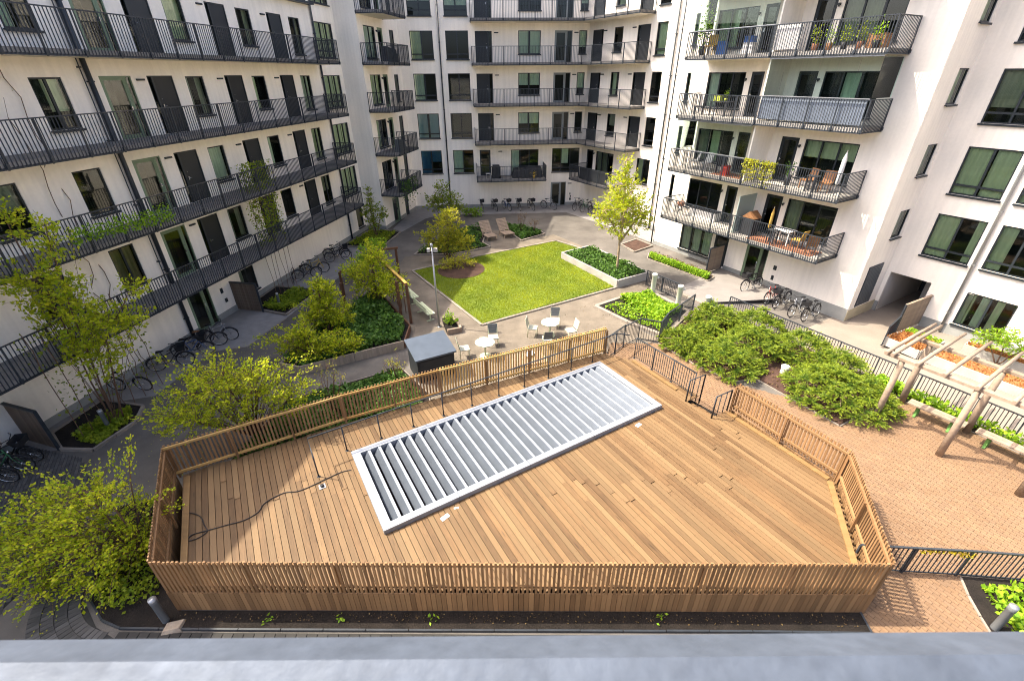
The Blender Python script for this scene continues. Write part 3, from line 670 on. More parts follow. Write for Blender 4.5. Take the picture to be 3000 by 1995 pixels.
# ---------------- right building with deep balconies
RB = thing('apartment_building', 'sunlit white apartment building on the right with four rows of deep furnished balconies', 'building', T(17.21, 21.14))
F = Fac(RB, 10.38, 32.70, -59.4)
three = [(0,.3,'curtain_grey'),(.36,.64,'curtain_green')]
for fi, z in enumerate(FL):
    F.win(2.24, 4.68, z+.35, z+2.12, 3, cur=[None, three, [(0,.3,'curtain_white')], [(0,.5,'curtain_green')], None][fi]); F.spot(4.72, z+1.75); F.door(5.02, 5.76, z, 2.14, fm='frame', side=None, glass=True)
    F.door(7.6, 8.54, z, 2.14, fm='frame', side=None, glass=True); F.spot(8.62, z+1.75)
    F.win(8.85, 11.39, z+.3, z+2.12, 3, cur=[[(0,.3,'curtain_grey')], [(0,.98,'curtain_green',.55)], [(.34,.6,'curtain_white')], [(0,.6,'curtain_grey')], None][fi])
    F.win(.71, 1.0, z+.6, z+2.12, 1, cur=[(0,1,'curtain_green')] if fi > 1 else None)
F.win(2.3, 4.74, .38, 1.98, 3, cur=[(0,.32,'curtain_white'),(.35,.65,'curtain_white'),(.68,1,'curtain_white')])
F.door(4.98, 5.95, .12, 2.2, fm='frame', side=None, glass=True, handle=False); F.door(7.2, 8.58, -.1, 2.15, fm='frame_green', side='R', sw=.4, glass=True, bar=True); F.lamp(8.75, 2.15, .4)
put('name_plate', cached('npr', lambda: MB().box(0,.18,-.03,.01,1.0,1.25).box(.02,.16,-.03,.01,.4,.66).mesh('name_plate', 'frame')), RB, F.at(9.1, 0, 0))
F.wall(0, 13.42, -.7, 17.6, plinth=.25, pz0=-.7)
N2 = Fac(RB, 10.38, 32.70, 30.6); N2.wall(0, 3.2, -.1, 17.6, plinth=.28)
F.pipe(-.12, 0, 17.3, .045)
for z in FL:
    o = slab('balcony', RB, F.W, [(2.02,-.001),(2.02,-1.82),(12.02,-1.82),(12.02,-.001)], z, .22, ('concrete_pale', 'soffit', 'steel_dark'))
    railing(o, F.W, [(1.99,-.06),(1.99,-1.85),(12.05,-1.85),(12.05,-.06)], z, post=1.2, br=.012, low=-.2)
for fi, z in enumerate(FL[:4]):
    if fi: put('partition', MB().box(6.96, 7.04, -1.62, .03, z+.02, z+2.68).mesh('partition', 'plaster'), RB, F.W)
    else: put('partition', MB().box(6.98, 7.02, -1.5, .03, z+.02, z+2.05).mesh('partition', 'glass_frost'), RB, F.W)
def glazing(x0, x1, z, n, left=False):
    o = put('balcony_glazing', MB().box(x0, x1, -1.80, -1.74, z+2.64, z+2.70).box(x0, x1, -1.79, -1.75, z+1.10, z+1.13).mesh('balcony_glazing', 'steel_pale'), RB, F.W)
    for k in range(n):
        a = x0+(x1-x0)*k/n; w = round((x1-x0)/n-.02, 3)
        put('pane', cached(('gp', w), lambda: MB().box(0, w, -.005, .005, 1.13, 2.64).mesh('pane', 'glass_clear')), o, F.at(a+.01, -1.77, z))
    xe = x0 if left else x1-.01
    put('pane', MB().box(xe, xe+.012, -1.7, -.04, z+1.13, z+2.62).mesh('pane', 'glass_clear'), o, F.W)
glazing(7.06, 11.96, FL[2], 6); glazing(2.06, 6.94, FL[1], 6, True); glazing(2.06, 6.94, FL[3], 6, True)
put('balcony_screen', MB().box(7.05, 11.9, -1.735, -1.725, FL[2]+.1, FL[2]+1.05).mesh('balcony_screen', 'screen_cloth'), RB, F.W)
put('balcony_screen', MB().box(7.05, 8.3, -1.735, -1.725, FL[3]+.1, FL[3]+1.05).mesh('balcony_screen', 'white_cloth'), RB, F.W)
N = Fac(RB, 17.21, 21.14, 30.6)
for z in FL: N.win(1.5, 2.5, z+.85, z+2.2, 1, cur=[(0,1,'curtain_green' if z > 8 else 'curtain_grey')])
N.wall(0, 2.75, -.7, 17.6, plinth=.18, pmat='plinth_sand', pz0=-.7)
o = put('vent_panel', MB().box(.55, 1.95, -.03, .01, .26, 2.42).mesh('vent_panel', 'steel_dark'), RB, N.W)
for k in range(26): put('slat', cached('vslat', lambda: MB().box(.58, 1.92, -.05, -.028, 0, .045).mesh('slat', 'bollard_dark')), o, N.at(0, 0, .30+k*.081))
K = Fac(RB, 19.57, 22.55, -59.4)
gc = [(0,.47,'curtain_green'),(.53,1,'curtain_green')]
for fi, z in enumerate(FL[:4]):
    K.win(1.05, 2.88, z+.17, z+2.17, 2, .4, cur=[[(0,.5,'curtain_green'),(.8,1,'curtain_green')], gc, [(0,.9,'curtain_grey',.3)], None][fi])
    K.win(3.37, 5.15, z+.17, z+2.17, 2, .4, cur=gc if fi else [(0,.3,'curtain_green')]); K.win(7.0, 8.8, z+.17, z+2.17, 2, .4, cur=gc)
K.win(3.37, 5.15, .23, 1.86, 2, cur=[(0,.18,'curtain_green'),(.3,.46,'curtain_white'),(.6,.76,'curtain_green')]); K.win(7.0, 8.8, .23, 1.86, 2, cur=gc)
K.open.append((.2, 1.97, -.7, 1.8)); K.wall(0, 16, -.7, 17.6, plinth=.12, pz0=-.7); K.pipe(3.1, -.3, 17.4, .06, 'steel_pale')
b = MB()
b.add([(.2,0,-.7),(.2,0,1.8),(.2,7,1.8),(.2,7,-.7)], [(3,2,1,0)]); b.add([(3.6,.14,-.7),(3.6,.14,1.8),(3.6,7,1.8),(3.6,7,-.7)], [(0,1,2,3)]); b.add([(.2,7,-.7),(3.6,7,-.7),(3.6,7,1.8),(.2,7,1.8)], [(0,1,2,3)])
b.add([(.2,0,1.8),(3.6,0,1.8),(3.6,7,1.8),(.2,7,1.8)], [(3,2,1,0)]); b.add([(1.97,.14,-.7),(3.6,.14,-.7),(3.6,.14,1.8),(1.97,.14,1.8)], [(3,2,1,0)])
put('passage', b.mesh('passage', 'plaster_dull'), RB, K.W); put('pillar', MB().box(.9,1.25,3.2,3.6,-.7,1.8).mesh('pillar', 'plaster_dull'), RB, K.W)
put('gate', MB().box(.2,3.6,5.0,5.06,-.7,1.8).mesh('gate', 'steel_dark'), RB, K.W)
RF, BF, LF = F, None, None
# ---------------- building the picture is taken from: wall and zinc sill
CBW = thing('window_sill', 'grey zinc window sill along the bottom edge of the view', 'sill', T(0, .2, 10.3))
b = MB(); prof = [(-1.0,10.36),(.193,10.345),(.213,10.352),(.246,10.325),(.248,10.300),(.236,10.296)]
for i in range(len(prof)-1):
    (y0,z0),(y1,z1) = prof[i], prof[i+1]; b.add([(-3,y0,z0),(3,y0,z0),(3,y1,z1),(-3,y1,z1)], [(0,1,2,3)], 0, False)
put('zinc_sheet', b.mesh('zinc_sheet', 'ledge'), CBW, I4)
put('wall', MB().box(-3,3,-.6,.18,-.5,10.28).mesh('wall', 'plaster'), CBW, I4)
# ---------------------------------------------------------------- timber deck
DZ = .70
GW = T(0, 0, 0, GRID)                                   # grid frame: local x = q, local y = p
deck = thing('wooden_deck', 'large raised timber deck of brown boards in the foreground', 'deck', T(0, 6.1))
dpoly = [(-7.8,6.28),(7.98,6.08),(9.2,9.35),(7.52,12.5),(4.95,15.85),(3.8,16.42),(-5.6,12.05),(-9.75,9.75)]
dq = [(x*CQ+y*SQ, -x*SQ+y*CQ) for x, y in dpoly]
def span(poly, q):
    ys = []
    for i in range(len(poly)):
        (x0,y0),(x1,y1) = poly[i], poly[(i+1)%len(poly)]
        if (x0 > q) != (x1 > q): ys.append(y0+(y1-y0)*(q-x0)/(x1-x0))
    return (min(ys), max(ys)) if len(ys) >= 2 else None
BQ0, BQ1, BP0, BP1 = 1.09, 10.92, 8.28, 11.58            # louvre box
bw = .155; q = min(x for x, _ in dq)+bw/2; rr = random.Random(11); planks = []
while q < max(x for x, _ in dq):
    sp = [span(dq, q+o) for o in (-.07, .07)]
    if all(sp):
        a, b_ = max(s[0] for s in sp), min(s[1] for s in sp); segs = [(a, b_)]
        if BQ0 < q < BQ1: segs = [(a, min(b_, BP0)), (max(a, BP1), b_)]
        if q > 11.95: segs = [s for s in ((a, min(b_, 7.05)), (max(a, 8.1), b_))]
        for s0, s1 in segs:
            p = s0
            while s1-p > .15:
                l = rr.uniform(2.9, 4.2); e = min(s1, p+l)
                if s1-e < .8: e = s1
                planks.append((q, p, e)); p = e
    q += bw
planks.sort(key=lambda t: -(t[2]-t[1]))
for q, p0, p1 in planks:
    l = round((p1-p0-.006)*20)/20
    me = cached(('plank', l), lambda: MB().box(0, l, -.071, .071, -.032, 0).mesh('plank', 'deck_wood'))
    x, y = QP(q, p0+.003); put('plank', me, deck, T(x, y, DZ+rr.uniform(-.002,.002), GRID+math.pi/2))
sc_ = MB()
for q, p0, p1 in planks:
    j = math.ceil(p0/.6)*.6; js = [p0+.05]
    while j < p1-.1: js.append(j); j += .6
    for p in js+[p1-.05]:
        for o_ in (-.045, .045):
            x, y = QP(q+o_+rr.uniform(-.006,.006), p+rr.uniform(-.01,.01)); h_ = .0075
            sc_.add([(x-h_,y-h_,DZ+.0042),(x+h_,y-h_,DZ+.0042),(x+h_,y+h_,DZ+.0042),(x-h_,y+h_,DZ+.0042)], [(0,1,2,3)])
put('screws', sc_.mesh('screws', 'trellis_wood'), deck, I4, kind='stuff')
b = MB(); b.prism([(x*.995, (y-11)*.99+11) for x, y in dpoly], .05, .34)
put('substructure', b.mesh('substructure', 'soil'), deck, I4)
def board_line(owner, name, pts, z0, z1, w, th, gap, material, zr=0.0):
    for i in range(len(pts)-1):
        a, c = Vector(pts[i]), Vector(pts[i+1]); d = c-a; n = int(d.length/(w+gap)); st = d.length/n; rz = math.atan2(d.y, d.x); d.normalize()
        me = cached(('board', w, th, round(z1-z0,3), material), lambda: MB().box(-w/2, w/2, -th/2, th/2, 0, z1-z0).mesh(name, material))
        for k in range(n):
            p = a+d*(st*(k+.5)); put(name, me, owner, T(p.x, p.y, z0+rr.uniform(-zr, zr), rz+rr.uniform(-.015,.015)))
FLc, FRc, RMc, GRc, LBc = (-7.84,6.2), (8.04,6.02), (9.28,9.35), (7.58,12.56), (-9.84,9.72)
board_line(deck, 'skirt_board', [LBc, FLc, FRc, RMc], .02, .735, .108, .026, .008, 'fence_wood', .004)
board_line(deck, 'skirt_board', [RMc, GRc], .02, .70, .108, .026, .012, 'fence_wood', .004)
for a, c in (((9.0,9.3),(7.9,6.35)), ((7.38,12.38),(9.02,9.4)), ((-9.5,9.7),(-7.66,6.5)), ((4.9,15.75),(6.05,13.75))):
    put('edge_board', MB().obox((*a, DZ+.02), (*c, DZ+.02), .15, .035).mesh('edge_board', 'deck_edge'), deck, I4)
def slat_fence(label, pts, z0, z1, sp, material, w=.048, th=.03, posts=(), rails=(.16,.86), side=1, n_rail='log_wood'):
    w = max(w, .054)
    o = thing('slat_fence', label, 'fence', T(*pts[0]))
    for i in range(len(pts)-1):
        a, c = Vector(pts[i]), Vector(pts[i+1]); d = c-a; L_ = d.length; n = int(L_/sp); rz = math.atan2(d.y, d.x); d.normalize(); nn = Vector((-d.y, d.x))*side
        me = cached(('slat', w, th, round(z1-z0,2), material), lambda: MB().box(-w/2, w/2, -th/2, th/2, 0, z1-z0).mesh('slat', material))
        for k in range(n):
            p = a+d*(L_*(k+.5)/n); put('slat', me, o, T(p.x, p.y, z0+rr.uniform(-.012,.012), rz+rr.uniform(-.03,.03)))
        for f in rails:
            z = z0+(z1-z0)*f; q0, q1 = a+nn*(th/2+.024), c+nn*(th/2+.024)
            put('rail', MB().obox((*q0,z),(*q1,z),.045,.07).mesh('rail', n_rail), o, I4)
        m = max(1, round(L_/1.9))
        for k in range(m+1):
            p = a+d*(L_*k/m)+nn*.085; put('post', cached(('fpost', z0, z1), lambda: MB().box(-.028,.028,-.028,.028,z0-.12,z1-.12).mesh('post', 'fence_wood')), o, T(p.x, p.y, 0, rz))
    return o
slat_fence('long front slat fence of the deck, nearest the sill', [FLc, FRc], .76, 1.83, .097, 'fence_wood', n_rail='fence_wood')
slat_fence('short slat fence along the left end of the deck', [LBc, FLc], .76, 1.83, .1, 'fence_wood', n_rail='fence_wood')
slat_fence('angled slat fence at the front right of the deck', [FRc, RMc], .76, 1.83, .1, 'fence_wood', n_rail='fence_wood')
slat_fence('slat fence on the right side of the deck beside the large round juniper', [RMc, GRc], .76, 1.83, .1, 'fence_wood', n_rail='fence_wood')
slat_fence('golden slat fence along the back of the deck, tall pickets showing above its rail', [LBc, (-5.62,12.12), (-2.6,13.58)], .74, 1.86, .105, 'fence_wood', w=.045, rails=(.10,.93), side=-1, n_rail='fence_gold')
slat_fence('new honey coloured picket fence at the back of the deck facing the tables', [(-2.6,13.58), (3.86,16.53)], .66, 1.86, .105, 'fence_gold', w=.055, rails=(.10,.93), side=-1, n_rail='fence_gold')
# ---------------------------------------------------------------- louvred ventilation box
lv = thing('ventilation_louvre', 'long galvanised steel louvre set into the deck', 'vent', T(*QP(6, 8.3), DZ))
zt = DZ+.15; b = MB(); rw = .2
put('frame', b.box(BQ0,BQ1,BP0,BP0+rw,.3,zt).box(BQ0,BQ1,BP1-rw,BP1,.3,zt).box(BQ0,BQ0+rw*1.2,BP0+rw,BP1-rw,.3,zt-.002).box(BQ1-rw*1.2,BQ1,BP0+rw,BP1-rw,.3,zt-.002).mesh('frame', 'galv_rim'), lv, GW)
b = MB()
for qj in (3.2, 5.5, 7.9): 
    for p0, p1 in ((BP0-.004, BP0+rw), (BP1-rw, BP1+.004)): b.box(qj-.006, qj+.006, p0, p1, zt-.1, zt+.004)
put('joint_cover', b.mesh('joint_cover', 'bollard_dark'), lv, GW)
put('well', MB().box(BQ0+.1, BQ1-.1, BP0+.1, BP1-.1, -.02, .2).mesh('well', 'canvas_dark'), lv, GW)
x0 = BQ0+rw*1.2; n = 29; st = (BQ1-BQ0-rw*2.4)/n
def blade():
    b = MB(); y0, y1 = BP0+rw-.01, BP1-rw+.01; pf = [(.30,-.045),(.295,-.006),(.215,-.006),(.055,-.20),(.07,-.215),(.225,-.03)]
    for i in range(len(pf)):
        (a, za), (c, zc) = pf[i], pf[(i+1)%len(pf)]; b.add([(a,y0,za),(c,y0,zc),(c,y1,zc),(a,y1,za)], [(0,1,2,3)], 1 if i in (0,1) else 0)
    return b.mesh('blade', ['galv', 'galv_rim'])
bm_ = blade()
for k in range(n): put('blade', bm_, lv, GW @ T(x0+k*st, 0, zt-.015+rr.uniform(-.003,.003)))
def flat(name, label, cat, q, p, w, l, h, material, rz=0, z=DZ):
    return thing(name, label, cat, T(*QP(q,p), z+.004, GRID+rz), me=MB().box(-w/2,w/2,-l/2,l/2,0,h).mesh(name, material))
flat('paper_sheet', 'white paper sheet lying on the deck by the right end of the louvre', 'paper', 9.6, 8.05, .22, .12, .004, 'paper', .15)
flat('paper_sheet', 'crumpled pale wrapper on the deck near the near corner of the louvre', 'paper', 2.62, 7.98, .24, .12, .006, 'paper', .25)
flat('paper_sheet', 'small white scrap on the deck beside the middle of the louvre', 'paper', 3.0, 8.1, .12, .05, .005, 'paper', -.3)
def metal_rail(name, label, W, pts, h, z, post_at, material='steel_dark', bars=None, low=None, rr_=.024, pr=.02):
    o = thing(name, label, 'railing', W)
    V = [(*p, z+h) for p in pts]
    put('handrail', MB().tube(V, rr_, 6).mesh('handrail', material), o, W)
    for p in post_at: put('post', cached(('mp', round(h,2), pr, material), lambda: MB().tube([(0,0,0),(0,0,h)], pr, 6).lathe([(.05,0),(.05,.012),(0,.012)], 8).mesh('post', material)), o, W @ T(p[0], p[1], z))
    if bars:
        b = MB(); pl = [Vector(p) for p in pts]
        for i in range(len(pl)-1):
            d = pl[i+1]-pl[i]; m = max(2, int(d.length/bars))
            for k in range(1, m):
                p = pl[i]+d*(k/m); b.box(p.x-.008,p.x+.008,p.y-.008,p.y+.008,z+.08,z+h-.01,bottom=False)
        put('balusters', b.mesh('balusters', material), o, W, kind='stuff')
        put('bottom_rail', MB().tube([(*p, z+.08) for p in pts], .012, 5).mesh('bottom_rail', material), o, W)
    return o
metal_rail('handrail', 'thin dark handrail running along the back edge of the louvre', GW, [(.05,10.9),(.05,11.86),(12.0,11.9),(12.35,11.5)], .95, DZ, [(.05,11.2)]+[(1.02+k*1.085,11.86) for k in range(10)]+[(12.0,11.9)])
metal_rail('deck_railing', 'black barred railing on the right edge of the deck above the brick paving', GW, [(12.42,11.2),(12.42,8.25)], .95, DZ, [(12.42,11.2-k*.98) for k in range(4)], bars=.1)
def stair_rail(label, p):
    o = thing('stair_handrail', label, 'railing', GW @ T(11.95, p, 0))
    put('handrail', MB().tube([(11.95,p,DZ),(11.95,p,DZ+.9),(12.75,p,DZ+.86),(12.75,p,DZ-.4)], .028, 6).mesh('handrail', 'steel_dark'), o, GW)
    for q in (12.2, 12.5): put('upright', cached('upr', lambda: MB().tube([(0,0,-.3),(0,0,.87)], .015, 6).mesh('upright', 'steel_dark')), o, GW @ T(q, p, DZ))
stair_rail('black tube handrail on the far side of the deck steps', 8.12); stair_rail('black tube handrail on the near side of the deck steps', 7.03)
st_ = thing('deck_steps', 'timber steps leading off the deck between two handrails', 'steps', GW @ T(12.3, 7.6, 0))
for k in range(3): put('tread', cached('tread', lambda: MB().box(-.15,.15,-.5,.5,-.05,0).box(-.13,-.1,-.5,.5,-.3,-.05).mesh('tread', 'deck_wood')), st_, GW @ T(12.12+k*.28, 7.57, DZ-.16-k*.18))
# hose on the deck and its floor socket
hp = [(-9.35,8.55),(-8.9,8.35),(-8.45,8.2),(-8.15,7.9),(-7.98,7.72),(-8.1,7.52),(-8.32,7.45),(-8.3,7.62),(-8.0,7.74),(-7.6,7.9),(-7.2,8.05),(-6.95,8.3),(-6.9,8.62),(-6.55,8.95),(-6.15,9.02),(-5.75,9.28),(-5.2,9.7),(-4.9,9.8)]
hp = [(x*1.0+.12, y+.1) for x, y in hp]
thing('hose', 'thin dark hose snaking over the left part of the deck', 'hose', I4, me=None)
hose = [o for o in COL.objects if o.name == 'hose'][0]
def cr(P, n=6):
    out = []
    for i in range(len(P)-1):
        p0, p1, p2, p3 = P[max(0,i-1)], P[i], P[i+1], P[min(len(P)-1,i+2)]
        for k in range(n):
            t = k/n; out.append(tuple(.5*((2*p1[j])+(-p0[j]+p2[j])*t+(2*p0[j]-5*p1[j]+4*p2[j]-p3[j])*t*t+(-p0[j]+3*p1[j]-3*p2[j]+p3[j])*t**3) for j in range(len(p1))))
    return out+[tuple(P[-1])]
put('hose_tube', MB().tube([(x,y,DZ+.018) for x,y in cr(hp)], .013, 6).mesh('hose_tube', 'black_pot'), hose, I4)
so = thing('floor_socket', 'small square floor socket at the end of the deck handrail', 'socket', T(*QP(.06,10.75), DZ, GRID))
put('cover', MB().box(-.09,.09,-.09,.09,0,.02).mesh('cover', 'steel_pale'), so, WM[so]); put('plug', MB().lathe([(.05,.02),(.05,.07),(0,.07)], 10).mesh('plug', 'black_pot'), so, WM[so])
# ---------------------------------------------------------------- garden furniture
def cafe_chair(label, x, y, rz, back='slate_seat'):
    W = T(x, y, .005, rad(rz)); o = thing('garden_chair', label, 'chair', W, 'cafe chairs by the round tables')
    put('seat', cached('cseat', lambda: MB().box(-.22,.22,-.22,.2,.43,.455).box(-.22,.22,-.22,-.2,.40,.43).mesh('seat', 'white_seat')), o, W)
    def bk():
        b = MB()
        for k in range(5):
            z = .52+k*.085; yy = .2+(z-.45)*.22; b.add([(-.22,yy,z),(.22,yy,z),(.22,yy+.016,z+.075),(-.22,yy+.016,z+.075),(-.22,yy+.018,z),(.22,yy+.018,z),(.22,yy+.034,z+.075),(-.22,yy+.034,z+.075)], [(0,1,2,3),(7,6,5,4),(3,2,6,7),(0,4,5,1),(0,3,7,4),(1,5,6,2)])
        return b.mesh('backrest', back)
    put('backrest', cached(('cback', back), bk), o, W)
    for sx in (-1, 1):
        put('frame_side', cached(('cside', sx), lambda: MB().tube([(sx*.2,-.2,.43),(sx*.2,-.2,.0)], .014, 5).tube([(sx*.2,.22,0),(sx*.2,.19,.43),(sx*.2,.33,.94)], .014, 5).tube([(sx*.2,-.2,.42),(sx*.2,.2,.42)], .014, 5).mesh('frame_side', 'pale_green')), o, W)
    return o
def round_table(label, x, y, rz):
    W = T(x, y, .005, rad(rz)); o = thing('garden_table', label, 'table', W, 'round garden tables')
    for k in range(7):
        yy = -.38+k*.127; hw = math.sqrt(max(.01, .42**2-yy**2)); h2 = math.sqrt(max(.01, .42**2-(yy+.07)**2)); hw = min(hw, .42)
        put('table_slat', MB().prism([(-hw,yy-.055),(hw,yy-.055),(h2,yy+.055),(-h2,yy+.055)], .70, .725, bottom=True).mesh('table_slat', 'white_seat'), o, W)
    put('rim', MB().torus(.42,.018,28,6,axis='Z',c=(0,0,.70)).mesh('rim', 'pale_green'), o, W)
    put('pedestal', MB().tube([(0,0,.02),(0,0,.70)], .04, 8).lathe([(.26,0),(.26,.02),(.05,.04)], 16).box(-.3,.3,-.02,.02,.67,.70).box(-.02,.02,-.3,.3,.668,.698).mesh('pedestal', 'pale_green'), o, W)
round_table('pale round slatted garden table nearer the shed', -1.18, 17.35, 20); round_table('pale round garden table among three chairs, nearer the lawn planter', 1.8, 19.15, 5)
cafe_chair('dark backed chair between the shed and the slatted round table', -2.1, 17.3, 105, 'slate_seat'); cafe_chair('dark backed chair on the lawn side of the table nearer the shed', -.85, 18.3, 8)
cafe_chair('pale chair turned towards the table, second table from the shed, lawn side left', .98, 19.15, 78, 'white_seat'); cafe_chair('dark backed chair standing closest to the lawn edge', 2.1, 19.95, -5)
cafe_chair('pale chair at the right of the tables seen from its side', 2.75, 18.85, -72, 'white_seat'); cafe_chair('chair half hidden behind the honey picket fence', 1.6, 18.1, 184)
# wooden see-saw / low timber sculpture behind the fence
W = T(.55, 16.9, 0, rad(25)); o = thing('timber_ramp', 'pale plank lying on the gravel behind the picket fence with crumpled grey cloth on it', 'plank', W)
put('board', MB().add([(-.9,-.35,.06),(.9,-.55,.06),(.95,.35,.10),(-.3,.55,.10),(-.9,-.35,.0),(.9,-.55,.0),(.95,.35,.0),(-.3,.55,.0)], [(0,1,2,3),(4,5,1,0),(5,6,2,1),(6,7,3,2),(7,4,0,3)]).mesh('board', 'log_wood'), o, W)
put('cloth', MB().add([(.1,.1,.13),(.35,.0,.2),(.6,.2,.15),(.5,.4,.22),(.25,.42,.12),(.35,.2,.26)], [(0,1,5),(1,2,5),(2,3,5),(3,4,5),(4,0,5)]).mesh('cloth', 'paper'), o, W)
def lounger(label, x, y, rz):
    W = T(x, y, .005, rad(rz)); o = thing('wooden_lounger', label, 'lounger', W, 'slatted wooden loungers')
    sl = cached('lslat', lambda: MB().box(-.42,.42,-.042,.042,-.015,.015).mesh('slat', 'log_wood'))
    prof = [(-.75+.1*k, .34-.0*k) for k in range(9)] + [(.12+.07*k, .36+.085*k) for k in range(1,10)]
    for i, (yy, z) in enumerate(prof):
        put('slat', sl, o, W @ Matrix.Translation((0,yy,z)) @ Matrix.Rotation(0 if i < 9 else rad(50), 4, 'X'))
    for sx in (-1,1):
        put('side_rail', cached(('lside',sx), lambda: MB().obox((sx*.36,-.8,.30),(sx*.36,.15,.32),.04,.07).obox((sx*.36,.12,.32),(sx*.36,.80,1.12),.04,.07).mesh('side_rail','log_wood')), o, W)
        for yy in (-.6,.25): put('leg', cached(('lleg',sx,yy), lambda: MB().box(sx*.36-.03,sx*.36+.03,yy-.03,yy+.03,0,.3).mesh('leg','log_wood')), o, W)
lounger('slatted wooden lounger at the far bed, the left one of the pair', -1.75, 34.3, 28); lounger('slatted wooden lounger at the far bed, the right one of the pair', -.45, 34.9, 28)
# raised concrete planter
W = I4; o = thing('concrete_planter', 'long pale concrete planter with a young tree beside the lawn', 'planter', T(6.1,24.75))
pp = [(3.38,29.6),(6.13,24.72),(8.22,25.95),(5.5,31.0)]
for i in range(4):
    a, c = Vector(pp[i]), Vector(pp[(i+1)%4]); n = max(1, round((c-a).length/1.35)); d = (c-a)/n
    for k in range(n):
        p, e = a+d*(k+.004), a+d*(k+.996); put('panel', MB().obox((*p,.24),(*e,.24),.10,.48).mesh('panel','concrete_pale'), o, I4)
put('soil', MB().prism(inset(pp,.05),.0,.40).mesh('soil','soil'), o, I4)
# stone bollard lights and garden bollards
def bollard(label, x, y, h=1.2, r_=.14, m='bollard_stone', z=0, cam_=True):
    W = T(x, y, z); o = thing('bollard', label, 'bollard', W)
    put('body', cached(('bol',h,r_,m), lambda: MB().lathe([(r_,0),(r_,h-.1),(r_*1.08,h-.09),(r_*1.08,h),(r_*.9,h+.01),(0,h+.01)], 18).mesh('body', m)), o, W)
    if cam_: put('side_fitting', cached(('bfit',r_), lambda: MB().lathe([(.0,-.06),(.07,-.06),(.07,.06),(0,.06)], 10).mesh('side_fitting', m)), o, W @ Matrix.Translation((r_+.04,0,h-.22)) @ Matrix.Rotation(math.pi/2,4,'Y'))
    else: put('lamp_head', cached(('bh',h,r_), lambda: MB().lathe([(r_*1.1,h),(r_*1.1,h+.05),(0,h+.06)], 12).mesh('lamp_head','steel_pale')), o, W)
bollard('stout pale cylindrical post nearest the planter with the tree', 7.95, 23.85); bollard('stout pale cylindrical post, middle of the row of three', 8.85, 22.2); bollard('stout pale cylindrical post nearest the junipers', 9.85, 20.95, 1.15)
bollard('slim grey bollard light in the dark soil by the front left corner of the deck', -7.95, 5.95, .85, .075, 'bollard_dark', 0, False); bollard('slim grey bollard light in the bottom right bed', 10.68, 5.64, .85, .075, 'bollard_dark', 0, False)
bollard('slim grey bollard light among ferns by the near left wall', -14.3, 12.66, .8, .07, 'bollard_dark', 0, False); bollard('slim grey bollard light in the green bed beside the far timber screen', -12.6, 22.7, .7, .07, 'bollard_dark', 0, False)
o = thing('rough_stone', 'rough pale stone block at the base of the front bollard light', 'stone', T(-7.7,5.82,0,.2), me=MB().add([(-.24,-.16,-.02),(.22,-.14,-.02),(.26,.14,-.02),(-.2,.12,-.02),(-.18,-.1,.1),(.16,-.1,.13),(.2,.1,.11),(-.14,.08,.12)],[(4,5,6,7),(0,1,5,4),(1,2,6,5),(2,3,7,6),(3,0,4,7)]).mesh('rough_stone','grey_wood'))
# lamp post
W = T(-3.59,20.11); o = thing('lamp_post', 'tall slim grey lamp post with twin white floodlights by the lawn', 'street lamp', W)
put('pole', MB().tube([(0,0,0),(0,0,4.15)],[.05,.035],10).lathe([(.1,0),(.1,.03),(.06,.05)],12).mesh('pole','steel_pale'), o, W)
for sx, s in ((-1,.12),(1,.17)): put('floodlight', MB().box(sx*.08-s*.5+sx*.08, sx*.08+s*.5+sx*.08, -.07,.07,3.86,4.02).tube([(0,0,3.9),(sx*.2,0,3.92)],.02,6).mesh('floodlight','concrete_pale'), o, W)
put('lamp_cap', MB().lathe([(.05,4.1),(.07,4.16),(.05,4.24),(0,4.26)],10).mesh('lamp_cap','steel_pale'), o, W)
# dark shed
W = T(-3.35,16.2,0,rad(28)); o = thing('storage_box', 'dark grey metal shed with a sloping lid behind the picket fence', 'shed', W)
put('body', MB().box(-.78,.78,-.62,.62,0,1.12).mesh('body','shed_wall'), o, W)
put('door', MB().box(-.7,.7,-.645,-.62,.08,.95).mesh('door','shed_wall'), o, W)
put('roof', MB().add([(-.86,-.72,1.13),(.86,-.72,1.13),(.86,.7,1.4),(-.86,.7,1.4),(-.86,-.72,1.06),(.86,-.72,1.06),(.86,.7,1.33),(-.86,.7,1.33)], [(0,1,2,3),(0,4,5,1),(1,5,6,2),(2,6,7,3),(3,7,4,0),(7,6,5,4)]).mesh('roof','shed_roof'), o, W)
# green park bench behind the trellis
def green_bench(label, x, y, rz):
    W = T(x,y,0,rad(rz)); o = thing('garden_bench', label, 'bench', W, 'pale green benches')
    for k in range(3): put('slat', cached('gbs', lambda: MB().box(-.8,.8,-.06,.06,-.02,.02).mesh('slat','pale_green')), o, W @ T(0,-.14+k*.14,.44))
    for k in range(2): put('backrest_slat', cached('gbb', lambda: MB().box(-.8,.8,-.015,.015,-.06,.06).mesh('backrest_slat','pale_green')), o, W @ T(0,.26,.6+k*.16))
    for sx in (-.6,.6): put('leg', cached(('gbl',sx), lambda: MB().box(sx-.03,sx+.03,-.2,.2,0,.05).box(sx-.03,sx+.03,-.03,.03,.05,.42).obox((sx,.2,.42),(sx,.28,.85),.04,.04).mesh('leg','pale_green')), o, W)
green_bench('pale green bench nearest the lamp post', -4.45, 21.3, 123); green_bench('pale green bench half hidden by the trellis', -5.6, 23.3, 123)
